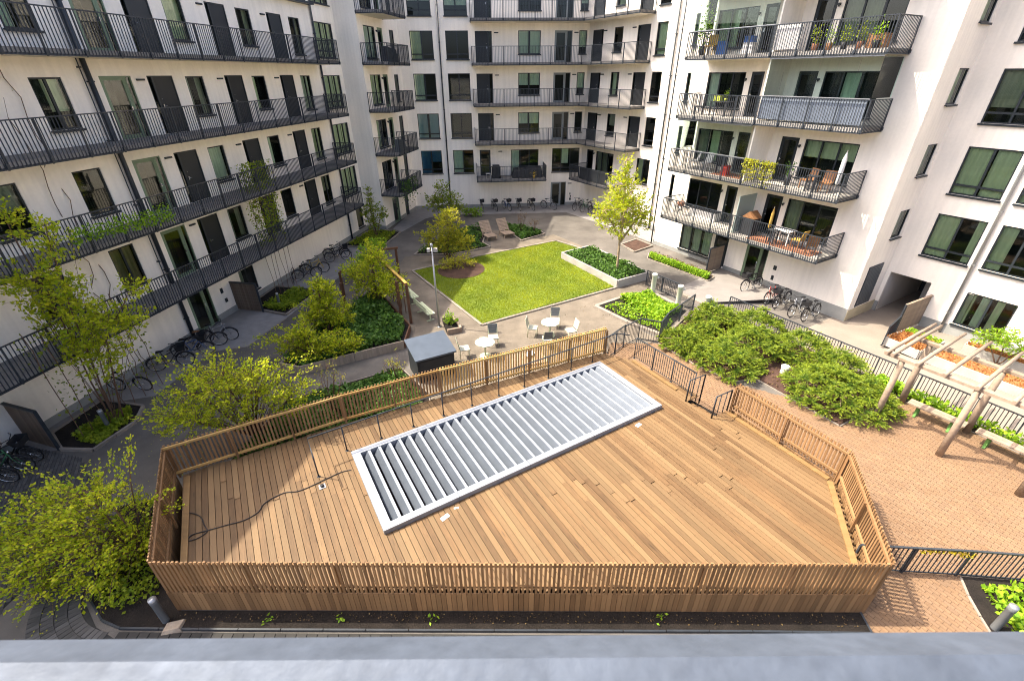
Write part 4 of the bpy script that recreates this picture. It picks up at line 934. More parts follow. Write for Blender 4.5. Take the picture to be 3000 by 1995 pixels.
# pergola frame (trellis) in the ivy bed
W = T(-5.1,20.55); o = thing('trellis', 'rust brown timber trellis overgrown with yellow green climbers', 'trellis', W)
tp = [(-5.05,20.5,2.1),(-5.65,21.05,2.05),(-6.7,25.8,2.1),(-9.45,23.85,1.45),(-8.9,22.3,1.45)]
for x, y, h in tp: put('post', MB().box(x-.06,x+.06,y-.06,y+.06,0,h).mesh('post','trellis_wood'), o, I4)
for a, c in (((-5.05,20.5,2.1),(-7.9,24.9,2.3)),((-7.9,24.9,2.28),(-6.6,25.9,2.12)),((-9.45,23.85,1.46),(-7.9,24.95,1.6))): put('beam', MB().obox(a,c,.09,.12).mesh('beam','trellis_wood'), o, I4)
for k in range(9):
    f = k/9; put('lath', MB().obox((-5.05-2.8*f,20.5+4.35*f,.35),(-5.05-2.8*f,20.5+4.35*f,2.1),.03,.05).mesh('lath','trellis_wood'), o, I4)
put('cap_sheet', MB().obox((-5.05,20.5,2.18),(-7.9,24.9,2.38),.13,.03).mesh('cap_sheet','yellow_cloth'), o, I4)
# timber screens by the walls
def screen(label, a, c, z0, z1, material='screen_wood', cap='steel_dark', glass=None):
    o = thing('timber_screen', label, 'screen', T(*a)); A_, C_ = Vector(a), Vector(c); d = C_-A_; n = int(d.length/.11); rz = math.atan2(d.y,d.x)
    me = cached(('scr', round(z1-z0,2), material), lambda: MB().box(.004,.106,-.015,.015,0,z1-z0).mesh('board', material))
    st = d.length/n
    for k in range(n): p = A_+d*(k/n); put('board', me, o, T(p.x,p.y,z0+rng.uniform(-.005,.005),rz))
    put('cap', MB().obox((*a,z1+.02),(*c,z1+.02),.1,.05).mesh('cap',cap), o, I4)
    for p in (a,c): put('post', MB().box(p[0]-.035,p[0]+.035,p[1]-.035,p[1]+.035,0 if z0 > 0 else z0-.1,z1+.03).mesh('post','steel_dark'), o, I4)
screen('dark timber screen by the parked bikes at the far left edge', (-16.9,12.15),(-15.2,11.62),.06,1.6); screen('dark timber screen standing out from the left wall beside the glass entrance', (-14.65,22.25),(-13.15,21.95),.06,1.58)
screen('pale timber screen beside the passage on the right', (18.65,19.6),(20.75,20.68),-.3,1.22,'log_wood','log_wood'); screen('small brown timber screen beside the right entrance door', QP(24.1,17.0),QP(25.5,17.05),.05,1.55,'log_wood','steel_dark')
# ---------------------------------------------------------------- log pergola and benches on the right
W = T(12.78,12.68); o = thing('log_pergola', 'grey weathered log pergola over benches on the brick paving', 'pergola', W)
fp = [(12.78,12.68),(13.8,11.02),(14.82,9.38),(15.84,7.72)]; bp = [(14.6,13.78),(15.62,12.12),(16.64,10.46)]
for x, y in fp: put('post', MB().tube([(x,y,0),(x+.02,y+.01,1.3),(x,y,2.62)],[.10,.095,.085],9).mesh('post','log_wood'), o, I4)
for x, y in bp: put('post', MB().tube([(x,y,0),(x-.02,y+.02,1.2),(x,y,2.55)],[.11,.10,.085],9).mesh('post','log_wood'), o, I4)
uu = Vector((.523,-.852))
for (x, y), z in ((fp[0],2.66),(bp[0],2.58)): a = Vector((x,y))-uu*.5; c = Vector((x,y))+uu*6.4; put('beam', MB().obox((*a,z),(*c,z),.2,.09).mesh('beam','log_wood'), o, I4)
for k, s in enumerate((-.42,-.24,.45,1.15,1.95,2.75,3.55,4.35)):
    a = Vector(fp[0])+uu*s+Vector((-.25,-.15)); c = a+Vector((3.2,1.95)); put('rafter', MB().tube([(*a,2.78),(*((a+c)/2),2.80),(*c,2.78)],[.06,.065,.05],8).mesh('rafter','log_wood'), o, I4)
def log_bench(label, a, c):
    a, c = Vector(a), Vector(c); o = thing('plank_bench', label, 'bench', T(a.x,a.y), 'plank benches under the pergola'); d = c-a; nn = Vector((-d.y,d.x)).normalized()
    for s in (-.1,.1): put('seat_plank', MB().obox((*(a+nn*s),.46),(*(c+nn*s),.46),.185,.05).mesh('seat_plank','log_wood'), o, I4)
    for f in (.2,.8):
        p = a+d*f; put('leg', MB().obox((p.x,p.y,.03),(p.x,p.y,.43),.07,.1).mesh('leg','bench_green'), o, I4); put('foot', MB().obox((*(p-nn*.2),.04),(*(p+nn*.2),.04),.07,.04).mesh('foot','bench_green'), o, I4)
log_bench('plank bench under the pergola, the farther of the two', (14.38,13.3),(15.28,11.95)); log_bench('plank bench under the pergola, the one cut by the right edge', (15.45,11.72),(16.4,10.15))
# railings round the garden
def bar_railing(label, pts, z=0, h=1.0, sp=.11, post=1.6, name='bar_railing'):
    o = thing(name, label, 'railing', T(*pts[0])); railing(o, I4, pts, z, h, sp, post, .009, .022, foot=0.02); return o
bar_railing('black bar railing behind the pergola benches', [QP(20.3,12.6),QP(20.3,8.7),QP(20.3,1.5)], 0, 1.02)
bar_railing('black bar railing joining the front right corner of the deck to the right edge', [(8.35,7.1),(10.89,6.91),(15.5,6.45)], 0, .95)
bar_railing('low black railing along the path behind the junipers', [QP(19.6,15.2),QP(19.6,17.6)], 0, .9)
bar_railing('black bar railing between the picket fence and the garden gate', [(3.92,16.75),(5.05,18.0)], 0, 1.15); bar_railing('black garden gate and railing at the corner of the junipers', [(5.05,18.0),(5.9,18.7),(6.75,18.35),(7.3,19.2),(9.3,21.3)], 0, 1.1)
bar_railing('black mesh railing beside the pale timber screen', [(17.3,18.5),(18.6,19.55)], -.3, 1.0, .06)
# cyclist-style yellow tag tied on the railing at the bottom right
o = thing('yellow_garland', 'yellow flower garland tied along the black railing at bottom right', 'garland', T(9.9,6.98))
g = np.random.default_rng(9); n = 110; f = g.random(n); P = np.stack([9.75+1.25*f, 6.99-.09*f+g.normal(size=n)*.02, .86+.03*g.normal(size=n)-.12*(f>.75)*g.random(n)],1)
put('petals', leaves('petals', P, g.uniform(.05,.08,n), 'leaf_yellow', 3, .9), o, I4)
# white sack by the junipers
W = T(11.2,15.75,.0,rad(20)); o = thing('sack', 'white bulk sack standing open by the junipers', 'sack', W)
put('bag', MB().lathe([(.0,.0),(.13,.0),(.17,.08),(.14,.22),(.18,.36),(.15,.40),(.12,.33),(.10,.28),(0,.26)], 7).mesh('bag','white_cloth'), o, W)
# sedum planters along the right wall
def raised_planter(label, a, c, w, h, z):
    a, c = Vector(a), Vector(c); d = (c-a).normalized(); nn = Vector((-d.y,d.x)); o = thing('raised_planter', label, 'planter', T(a.x,a.y,z)); pl = [a,c,c+nn*w,a+nn*w]
    for i in range(4): put('side', MB().obox((*pl[i],z+h/2),(*pl[(i+1)%4],z+h/2),.08,h).mesh('side','concrete_pale'), o, I4)
    put('soil', MB().prism([tuple(p) for p in pl],z,z+h-.05).mesh('soil','sedum'), o, I4)
    gg = np.random.default_rng(int(a.x*10)); n = 1500; fa = gg.random((n,2)); base = np.array([a.x,a.y]); P = base+fa[:,:1]*np.array([c.x-a.x,c.y-a.y])+fa[:,1:]*np.array([nn.x*w,nn.y*w]); P = np.column_stack([P, z+h+gg.random(n)*.12-.03])
    m = fa[:,1] > .72
    put('foliage', leaves('sedum', P[~m], gg.uniform(.05,.1,(~m).sum()), 'leaf_rust', 4, .8), o, I4); put('foliage', leaves('sedum', P[m], gg.uniform(.06,.12,m.sum()), 'leaf_bright', 5, .8), o, I4)
raised_planter('raised concrete planter of rust coloured plants by the right wall', (18.1,16.9),(21.2,11.8),1.15,.42,-.25)
raised_planter('raised concrete planter next to the pale timber screen', (17.4,18.6),(18.0,17.3),1.9,.4,-.3)
raised_planter('narrow wall planter of rust coloured plants under the ground floor window', (20.2,17.6),(22.4,14.0),.55,.5,-.25)
# ---------------------------------------------------------------- trees, shrubs and ground cover
def foliage(lobes, n_clump, per, cl_r, size, rs, flat=.2, shell=.45):
    """leafy twigs pointing out of the lobes; returns leaf centres, sizes, directions and the twigs"""
    g = np.random.default_rng(rs); P = []; D_ = []; tw = []
    vol = np.array([(l[3]*l[4]*l[5])**(2/3) for l in lobes]); vol = vol/vol.sum()
    for l, f in zip(lobes, vol):
        n = max(2, int(n_clump*f)); d = g.normal(size=(n,3)); d /= np.linalg.norm(d,axis=1,keepdims=True); rr_ = g.random((n,1))**shell
        c = np.array(l[:3])+d*rr_*np.array(l[3:])
        for i in range(n):
            dv = d[i]*.9+np.array([0,0,.45])+g.normal(size=3)*.35; dv /= np.linalg.norm(dv); ln = cl_r*g.uniform(2.0,4.6); k = max(3, int(per*g.uniform(.5,1.5)))
            t = np.sort(g.random(k)); s_ = np.cross(dv,[0,0,1.]); s_ /= np.linalg.norm(s_)+1e-6; sg = np.where(np.arange(k)%2,1,-1)*g.uniform(.3,1,k)*size*.75
            pts = c[i]-dv*ln*.45+np.outer(t*ln,dv)+np.outer(sg,s_)+np.outer(-.10*ln*t*t,[0,0,1])+g.normal(size=(k,3))*size*.3
            P.append(pts); D_.append(np.tile(dv,(k,1))*.7+np.outer(sg/size,s_)); tw.append((c[i]-dv*ln*.5, c[i]+dv*ln*.55-np.array([0,0,.1*ln])))
    P = np.concatenate(P); return P, size*g.choice([.55,.8,1.0,1.3],len(P))*g.uniform(.8,1.2,len(P)), np.concatenate(D_), tw
def plant(name, label, cat, base, lobes, material, rs, n_clump=260, per=16, cl_r=.13, size=.085, stems=None, sr=.03, bark='twig', twigs=60, arch=0, reach=1.0, group=None, flat=.2, shell=.45, zmin=.05):
    W = T(*base); o = thing(name, label, cat, W, group); r = random.Random(rs); B = Vector(base)
    P, S, D_, TW = foliage(lobes, n_clump, per, cl_r, size, rs, flat, shell); m = P[:,2] > base[2]+zmin; P, S, D_ = P[m], S[m], D_[m]
    t = MB(); tw = MB(); tips = []
    for st in (stems or [[base, tuple(Vector(l[:3]))] for l in lobes]):
        V = [Vector(p) for p in st]; path = []
        for i in range(len(V)-1):
            for k in range(4):
                p = V[i].lerp(V[i+1], k/4); path.append(p+Vector((r.uniform(-1,1),r.uniform(-1,1),0))*.04*(i+k > 0))
        path.append(V[-1]); n = len(path); t.tube(path, [sr*(1-.75*k/n)+.004 for k in range(n)], 6); tips += path[n//2:]
    put('trunk', t.mesh('trunk', bark), o, I4)
    for e0, e1 in TW:
        if e0[2] > base[2]: tw.tube([Vector(e0), Vector(e1)], [sr*.12+.003, .003], 3, caps=False)
    for k in range(twigs):
        c = Vector(TW[r.randrange(len(TW))][0]); s = min(tips, key=lambda q: (q-c).length)
        if c.z < base[2]: continue
        mid = s.lerp(c,.5)+Vector((r.uniform(-.06,.06),r.uniform(-.06,.06),.05)); tw.tube([s,mid,c],[sr*.32,sr*.24,.004],4,caps=False)
    for k in range(arch):
        a_ = r.uniform(0,6.28); l = r.choice(lobes); e = Vector(l[:3])+Vector((math.cos(a_)*l[3]*reach*r.uniform(1.0,1.7), math.sin(a_)*l[4]*reach*r.uniform(1.0,1.6), l[5]*r.uniform(-.3,1.2))); m_ = B.lerp(e,.5)+Vector((0,0,.5)); pth = [B, m_, m_.lerp(e,.55)+Vector((0,0,.12)), e]
        tw.tube(pth,[sr*.4,sr*.3,sr*.2,.004],4,caps=False); cv = cr([tuple(q) for q in pth],9); ext = []
        for j, q in enumerate(cv):
            if j > len(cv)*.4: ext += [(q[0]+r.gauss(0,.07), q[1]+r.gauss(0,.07), q[2]+r.gauss(0,.06)) for _ in range(3)]
        P = np.concatenate([P, np.array(ext)]); S = np.concatenate([S, np.random.default_rng(rs+k).uniform(size*.7,size*1.2,len(ext))]); D_ = np.concatenate([D_, np.tile(np.array(e-m_)/max(.1,(e-m_).length),(len(ext),1))])
    put('branches', tw.mesh('branches', bark), o, I4, kind='stuff')
    put('crown', leaves('crown', P, S, material, rs+1, .66, flat, dirs=D_), o, I4)
    return o
def L(*a): return a
T1 = plant('young_tree', 'young yellow green tree with a pale straight trunk in the concrete planter', 'tree', (6.43,26.4,.4),
  [(6.4,26.4,3.3,1.5,1.5,.7),(6.2,26.3,4.3,1.55,1.5,.9),(6.6,26.5,4.4,1.5,1.4,.9),(6.3,26.4,5.5,1.05,1.0,.9),(6.25,26.4,6.5,.5,.5,.85),(7.6,26.5,3.7,.75,.8,.5),(5.2,26.2,3.8,.7,.7,.5)], 'leaf_lime', 31, 720, 11, .13, .12,
  stems=[[(6.43,26.4,.4),(6.42,26.4,2.3),(6.4,26.4,4),(6.3,26.4,6.8)],[(6.42,26.4,2.2),(7.4,26.5,3.8)],[(6.42,26.4,2.4),(5.3,26.2,4.1)],[(6.4,26.4,3),(6.9,26.9,5)],[(6.4,26.4,2.6),(6.2,25.4,4.2)]], sr=.075, bark='bark_pale', twigs=120, shell=.6)
plant('golden_shrub', 'golden leaved multi stem shrub standing between the loungers and the lawn', 'shrub', (-4.3,29.8,.05), [(-4.6,29.7,1.3,1.2,1.1,.9),(-3.6,29.8,1.5,1.1,1.0,.9),(-4.1,29.7,2.5,.95,.9,.85),(-5.2,29.7,1.6,.8,.8,.6),(-3.0,29.8,1.0,.8,.8,.6),(-3.9,29.8,3.0,.5,.5,.5)], 'leaf_gold', 33, 480, 12, .12, .115, arch=10)
plant('bushy_tree', 'darker green bushy tree in front of the far white wall', 'tree', (-5.5,37.9,.05), [(-5.6,37.9,1.6,1.1,1.0,.8),(-4.9,37.9,2.1,1.0,.9,.7),(-6.3,37.9,1.9,.8,.8,.7),(-5.5,37.9,2.9,.7,.7,.6),(-4.2,37.8,1.4,.7,.7,.5)], 'leaf_mid', 35, 260, 12, .16, .13)
plant('slender_tree', 'slender upright green tree beside the corner tower', 'tree', (-10.3,34.6,.05), [(-10.4,34.6,1.3,.6,.6,.8),(-10.3,34.6,2.4,.55,.55,.8),(-10.5,34.6,3.4,.3,.3,.8),(-9.7,34.6,1.8,.5,.5,.6),(-10.9,34.6,1.9,.4,.4,.6)], 'leaf_mid', 37, 190, 10, .12, .12, shell=.6)
plant('lime_shrub', 'small bright lime shrub at the far end of the trellis', 'shrub', (-8.4,26.3,.05), [(-8.4,26.3,1.6,.8,.7,.6),(-7.9,26.3,2.1,.6,.5,.45),(-9.0,26.3,1.2,.6,.6,.5)], 'leaf_bright', 39, 130, 12, .13, .13)
plant('climbing_shrub', 'large yellow green climber covering the trellis', 'shrub', (-7.3,22.6,.3), [(-7.6,22.8,1.4,1.1,1.0,.9),(-6.5,22.4,1.5,1.0,.9,.9),(-7.1,22.6,2.5,.95,.9,.7),(-6.0,21.6,1.6,.8,.7,.7),(-8.3,23.2,1.7,.7,.7,.7),(-7.2,22.8,3.0,.5,.5,.4)], 'leaf_lime', 41, 520, 12, .12, .115, arch=12)
plant('spring_shrub', 'yellow green shrub in the ivy bed between the climber and the grey path', 'shrub', (-8.6,19.1,.3), [(-8.6,19.1,1.5,.85,.8,.8),(-8.4,19.1,2.3,.6,.6,.6),(-9.2,19.0,1.2,.6,.6,.6),(-7.9,19.1,1.3,.6,.6,.6),(-8.7,19.1,2.8,.3,.3,.4)], 'leaf_lime', 43, 460, 12, .12, .105, arch=12)
plant('spring_shrub', 'low sprawling yellow green shrub at the near end of the ivy bed', 'shrub', (-8.5,16.9,.3), [(-8.6,17.0,.9,1.0,.8,.5),(-9.3,16.9,1.0,.8,.7,.5),(-7.6,17.1,.8,.8,.7,.5),(-8.9,17.0,1.5,.5,.5,.4),(-7.0,17.5,.7,.6,.5,.4)], 'leaf_lime', 45, 420, 12, .12, .095, arch=16, reach=1.2)
plant('spreading_bush', 'big yellow green bush rising over the left part of the back fence', 'bush', (-8.9,12.2,.05), [(-9.3,12.0,1.7,1.2,1.0,.9),(-8.2,12.0,2.1,1.1,.95,.9),(-10.2,12.0,2.0,1.1,.9,.8),(-8.9,11.8,2.9,1.1,.9,.65),(-7.3,12.3,1.7,.8,.7,.7),(-10.9,11.6,1.4,.7,.7,.6),(-9.7,11.2,1.5,.9,.6,.6),(-8.0,11.6,3.0,.6,.5,.4)], 'leaf_lime', 47, 760, 12, .12, .082, sr=.035, twigs=110, arch=46, reach=1.05)
plant('spreading_bush', 'big bright bush leaning over the setts at the bottom left', 'bush', (-9.6,7.7,.05), [(-10.0,7.6,1.5,1.1,.9,.9),(-11.0,7.5,1.7,1.1,.9,.8),(-10.0,7.5,2.5,.9,.8,.55),(-12.0,7.4,1.3,.9,.8,.6),(-9.4,7.3,.9,.7,.7,.7),(-11.2,6.8,1.0,.9,.7,.7),(-12.6,7.3,.9,.6,.6,.45),(-10.1,6.9,1.2,.8,.5,.7),(-11.0,6.5,.6,.9,.6,.5),(-9.8,6.5,.5,.6,.4,.4)], 'leaf_lime', 49, 820, 12, .12, .080, sr=.03, twigs=110, arch=56, reach=1.1)
plant('climbing_tree', 'tall yellow green climber on wires in front of the left galleries', 'tree', (-14.2,12.9,.05), [(-13.6,12.9,3.0,.8,.7,.9),(-13.2,12.8,4.3,.9,.7,1.0),(-14.2,13.1,3.9,.8,.6,1.1),(-13.4,12.8,5.6,.6,.5,.9),(-14.4,12.7,5.4,.55,.5,.9),(-13.0,12.8,6.8,.38,.35,.8),(-13.8,12.7,7.4,.25,.25,.8),(-12.4,13.2,4.2,.7,.5,.45),(-12.0,13.6,5.0,.5,.4,.3)], 'leaf_lime', 51, 600, 12, .12, .105, stems=[[(-14.2,12.9,.05),(-13.9,12.9,3.0),(-13.3,12.8,6.2),(-13.0,12.8,7.2)],[(-14.3,12.8,.05),(-14.3,13.0,3.6),(-13.9,12.7,7.6)],[(-14.0,13.0,.05),(-13.2,13.0,3.4),(-12.2,13.4,4.8)]], sr=.024, twigs=120, arch=12)
# climbers on vertical wires
def wire_vine(label, pts, z1, rs, material, lv, zc):
    o = thing('wire_climber', label, 'climbing plant', T(*pts[0])); r = random.Random(rs); b = MB(); P = []
    for x, y in pts:
        wg = .05 if z1 < 10 else .16; V = [Vector((x+r.uniform(-wg,wg), y+r.uniform(-wg,wg), z)) for z in np.linspace(0.05, z1, 8 if z1 < 10 else 26)]; b.tube(V, .013, 5, caps=False)
        for k in range(lv):
            z = zc[0]+(zc[1]-zc[0])*r.random()**.8; P.append((x+r.gauss(0,.13), y+r.gauss(0,.13), z))
    put('stems', b.mesh('stems','twig'), o, I4); P = np.array(P)
    put('crown', leaves('vine', P, np.random.default_rng(rs).uniform(.07,.14,len(P)), material, rs, .75), o, I4)
wire_vine('sparse climber on wires in front of the near left wall', [(-14.6+.27*k*.2, 12.0+.42*k) for k in range(9)], 4.2, 61, 'leaf_vine', 55, (.6,4.2))
wire_vine('green climber hanging over the third gallery beside the wires', [(-13.1+.075*k, 23.6+.36*k) for k in range(6)], 6.9, 63, 'leaf_mid', 330, (3.0,7.1))
wire_vine('bare brown creeper on the left wall between two windows', [(-15.75,16.2),(-15.7,16.6)], 13.5, 65, 'leaf_vine', 6, (8,12))
o = thing('gallery_flowers', 'bright green trailing plants along the third gallery rail', 'plant', T(-14.0,18.0,5.8)); g = np.random.default_rng(71); n = 900; f = g.random(n)
P = np.stack([-14.25+.78*f+g.normal(size=n)*.08, 14.6+3.9*f, 6.1+.5*g.random(n)**1.5-.35*g.random(n)*f],1); put('crown', leaves('gf',P,g.uniform(.07,.13,n),'leaf_bright',8,.7), o, I4)
# bare twiggy shrubs
def bare(label, x, y, h, rs, mt='leaf_brown'):
    r = random.Random(rs); o = thing('bare_shrub', label, 'shrub', T(x,y)); b = MB(); P = []
    for k in range(9):
        a = r.uniform(0,6.28); e = Vector((x+math.cos(a)*h*.35*r.random(), y+math.sin(a)*h*.35*r.random(), h*r.uniform(.6,1))); m_ = Vector((x,y,.05)).lerp(e,.5)+Vector((r.uniform(-.1,.1),r.uniform(-.1,.1),.1)); b.tube([(x,y,.03),m_,e],[.014,.01,.004],4)
        for j in range(4): q = m_.lerp(e,r.random()); t_ = q+Vector((r.uniform(-.25,.25),r.uniform(-.25,.25),r.uniform(.05,.3)))*h*.4; b.tube([q,t_],[.006,.003],3); P += [tuple(t_+Vector((r.gauss(0,.05),r.gauss(0,.05),r.gauss(0,.05)))) for _ in range(4)]
    put('branches', b.mesh('branches','twig'), o, I4, kind='stuff'); put('crown', leaves('bare',np.array(P),np.full(len(P),.06),mt,rs,.6), o, I4)
bare('leafless brown shrub behind the right lounger', .75, 35.6, 1.7, 81); bare('leafless shrub at the end of the far bed', 1.8, 35.5, 1.2, 83); bare('bare twiggy shrub beside the path behind the deck fence', -6.6, 13.4, 2.2, 85, 'leaf_gold'); bare('bare shrub with a few yellow leaves by the shed', -4.6, 15.2, 1.5, 87, 'leaf_gold')
plant('mulch_shrub', 'low olive brown shrub in the round mulch bed on the lawn', 'shrub', (-3.5,27.9,.1), [(-3.7,27.9,.45,.8,.7,.4),(-3.0,28.0,.5,.7,.6,.4),(-4.2,27.6,.4,.6,.6,.35)], 'leaf_gold', 91, 130, 12, .12, .09)
plant('box_shrub', 'small rounded green shrub on the apron by the far wall', 'shrub', (-3.5,40.6,.0), [(-3.8,40.6,.4,.6,.5,.4),(-3.0,40.6,.4,.6,.5,.4)], 'leaf_bright', 93, 90, 14, .1, .1)
plant('feathery_bamboo', 'feathery bright green plant under the ground floor window on the right', 'plant', (20.6,16.4,-.1), [(20.5,16.5,1.1,.6,.6,.35),(20.2,16.9,1.0,.4,.4,.3),(20.9,16.0,.95,.4,.4,.3)], 'leaf_bright', 95, 130, 14, .14, .09)
plant('box_shrub', 'small green shrub in the little log edged bed by the lamp post', 'shrub', (-3.0,20.1,.2), [(-3.0,20.1,.5,.3,.3,.28)], 'leaf_bright', 97, 40, 16, .08, .08)
# spreading junipers: sprays of small scale-leaf shoots over low mounds
def juniper(label, x, y, rx, ry, h, rs, rot=0.0, ns=420):
    g = np.random.default_rng(rs); o = thing('juniper_shrub', label, 'shrub', T(x,y,.08), 'spreading junipers'); P = []; D_ = []; TN = []
    c, s = math.cos(rot), math.sin(rot); nt = max(16, int(rx*ry*19)); per = max(14, int(ns*2.1/nt)); ga = 2.39996
    for k in range(nt):
        rr_ = math.sqrt((k+.5)/nt); a0 = k*ga+rs; ux, uy = math.cos(a0)*rr_*.92, math.sin(a0)*rr_*.92
        hz = h*(.22+.85*(1-rr_**2.2))*g.uniform(.72,1.15); ctr = np.array([x+(ux*rx)*c-(uy*ry)*s, y+(ux*rx)*s+(uy*ry)*c, max(.16,hz*.72)]); tr = g.uniform(.28,.50)
        for j in range(per):
            d = g.normal(size=3); d[2] = abs(d[2])*.62-.05; d[:2] += np.array([math.cos(a0+rot),math.sin(a0+rot)])*.45*rr_; d /= np.linalg.norm(d); sl = tr*g.uniform(.7,1.15)
            m = 32; f = np.linspace(.12,1,m); side = np.cross(d,[0,0,1.]); side /= np.linalg.norm(side)+1e-6; w = np.where(np.arange(m)%2,1,-1)*g.uniform(.2,1,m)*.075*(1.15-f)
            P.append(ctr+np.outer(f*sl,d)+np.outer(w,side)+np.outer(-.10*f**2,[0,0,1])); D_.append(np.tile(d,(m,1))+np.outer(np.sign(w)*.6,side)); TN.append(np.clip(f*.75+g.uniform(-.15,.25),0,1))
    P = np.concatenate(P); D_ = np.concatenate(D_); m = P[:,2] > .1
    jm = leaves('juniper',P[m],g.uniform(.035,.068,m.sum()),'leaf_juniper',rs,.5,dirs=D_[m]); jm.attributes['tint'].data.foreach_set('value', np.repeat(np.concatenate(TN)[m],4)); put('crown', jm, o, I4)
    b = MB(); r = random.Random(rs)
    for k in range(7): aa = r.uniform(0,6.28); b.tube([(x,y,.05),(x+math.cos(aa)*rx*.4,y+math.sin(aa)*ry*.4,h*.45),(x+math.cos(aa)*rx*.8,y+math.sin(aa)*ry*.8,h*.5)],[.03,.02,.006],5)
    put('trunk', b.mesh('trunk','bark'), o, I4)
juniper('large round juniper nearest the deck on the right', 12.3, 13.95, 1.95, 1.7, 1.3, 101, -.5, 900)
juniper('juniper between the round one and the black railing behind', 13.2, 15.6, 1.2, 1.1, 1.25, 103, 0, 380)
juniper('front juniper of the mass beside the deck steps', 9.0, 16.4, 1.6, 1.3, 1.15, 105, -.9, 600); juniper('juniper at the left tip of the mass near the garden gate', 7.8, 18.0, 1.25, 1.05, .9, 107, -.7, 420)
juniper('juniper in the middle of the mass above the white sack', 10.6, 17.4, 1.4, 1.3, 1.45, 109, -.5, 520); juniper('juniper at the back of the mass near the pale posts', 9.9, 20.1, 1.3, 1.1, 1.3, 111, .2, 420)
juniper('juniper facing the parked red bicycles', 11.6, 19.2, 1.35, 1.25, 1.4, 113, 0, 430); juniper('juniper at the right end of the mass', 12.6, 17.2, 1.3, 1.2, 1.35, 115, .3, 400); juniper('small juniper low at the near edge left of the mass', 8.9, 18.6, 1.0, 1.0, .9, 117, 0, 320)
# ground cover
def cover(label, polys, n, material, rs, h=(.05,.3), size=(.08,.16), z=.06, name='ground_cover', aspect=.75, flat=.3, lump=.0):
    g = np.random.default_rng(rs); r = random.Random(rs); P = []
    for poly in polys:
        for x, y in scatter(poly, n//len(polys), r):
            hh = h[0]+(h[1]-h[0])*r.random(); 
            if lump: hh *= max(.15, .6+.5*math.sin(x*lump+rs)*math.cos(y*lump*1.3))
            P.append((x, y, z+hh))
    P = np.array(P); put(name, leaves(name,P,g.uniform(*size,len(P)),material,rs,aspect,flat), None, I4, label=label, category='ground cover', kind='stuff')
B_ = BEDS
cover('dark ivy filling the tall bed around the trellis', [inset([(-9.7,16.35),(-8.8,16.05),(-4.95,18.1),(-5.0,19.7),(-6.2,21.6),(-7.5,23.8),(-9.4,19.4)],.15)], 8500, 'leaf_dark', 121, (.05,.55), (.10,.2), .3, lump=2.2)
cover('green ground cover in the strip behind the deck fence', [inset(B_['strip_behind_fence'],.3)], 6500, 'leaf_dark', 123, (.02,.4), (.08,.16), .06, lump=1.9)
cover('dark leafy plants in the beds around the loungers', [inset(B_['chairs_left'],.25), inset(B_['chairs_right'],.2)], 5200, 'leaf_dark', 125, (.02,.4), (.10,.19), .06, lump=1.7)
cover('green plants in the bed beside the corner tower', [inset(B_['far_left'],.3)], 1500, 'leaf_mid', 127, (.02,.35), (.10,.18), .06, lump=1.5)
cover('dense dark plants filling the concrete planter', [inset(pp,.2)], 4200, 'leaf_dark', 129, (.02,.32), (.09,.17), .4, lump=2.3)
cover('clipped bright green hedge strip along the right wall', [inset([(9.25,29.6),(9.15,29.5),(11.7,25.6),(12.0,25.9),(9.4,30.0)],.05)], 3200, 'leaf_bright', 131, (.05,.38), (.07,.12), .05)
cover('bright ferns in the bed beside the pale posts', [[(5.9,22.9),(7.3,20.4),(8.9,21.5),(7.7,23.8)]], 4200, 'leaf_bright', 133, (.05,.4), (.10,.2), .06, lump=1.6)
cover('small green tufts in the near part of the fern bed', [[(4.9,22.0),(5.9,20.6),(7.2,19.2),(7.9,20.0),(6.2,22.4)]], 900, 'leaf_bright', 135, (.02,.35), (.08,.15), .06, lump=3.1)
cover('green plants in the bed beside the dark screen on the left wall', [inset([(-13.5,22.3),(-11.9,21.7),(-11.3,24.3),(-12.6,24.6)],.1)], 2200, 'leaf_mid', 137, (.02,.35), (.09,.16), .06, lump=2.1)
cover('green ferns in the near bed at the left wall', [inset([(-15.0,11.9),(-14.0,11.7),(-13.7,13.0),(-14.1,13.7),(-15.2,13.4)],.1)], 1700, 'leaf_mid', 139, (.02,.35), (.09,.16), .06, lump=2.0)
cover('leafy undergrowth below the bottom left bush', [[(-10.3,7.6),(-9.9,6.4),(-9.0,6.1),(-8.5,6.5),(-9.3,8.2),(-10.4,9.3)]], 1500, 'leaf_mid', 141, (.02,.6), (.07,.12), .06, lump=2.0)
cover('green plants in the bottom right bed', [[(10.8,4.8),(10.9,5.6),(11.2,6.6),(13.5,6.3),(13,4.8)]], 1700, 'leaf_bright', 143, (.02,.4), (.09,.17), .06, lump=2.6)
cover('green plants between the benches and the black railing', [inset(B_['bench_strip'],.12), [(14.0,14.9),(14.6,15.0),(14.9,14.4),(14.4,14.2)]], 2600, 'leaf_bright', 145, (.05,.45), (.09,.18), .04)
cover('dead leaves and fallen bits on the mulch under the junipers', [B_['juniper']], 1500, 'leaf_brown', 147, (.02,.05), (.05,.1), .08, name='leaf_litter')
cover('pale crumbs and dead leaves on the dark front soil', [[(-8.6,5.95),(7.8,5.68),(7.8,5.95),(-7.7,6.12)]], 420, 'leaf_brown', 149, (.01,.03), (.02,.05), .06, name='leaf_litter')
cover('lichen tufts and dry stems along the right wall bed', [[(9.7,30.5),(9.45,30.1),(12.0,26.1),(12.3,26.3)]], 500, 'leaf_brown', 151, (.02,.25), (.08,.14), .05)
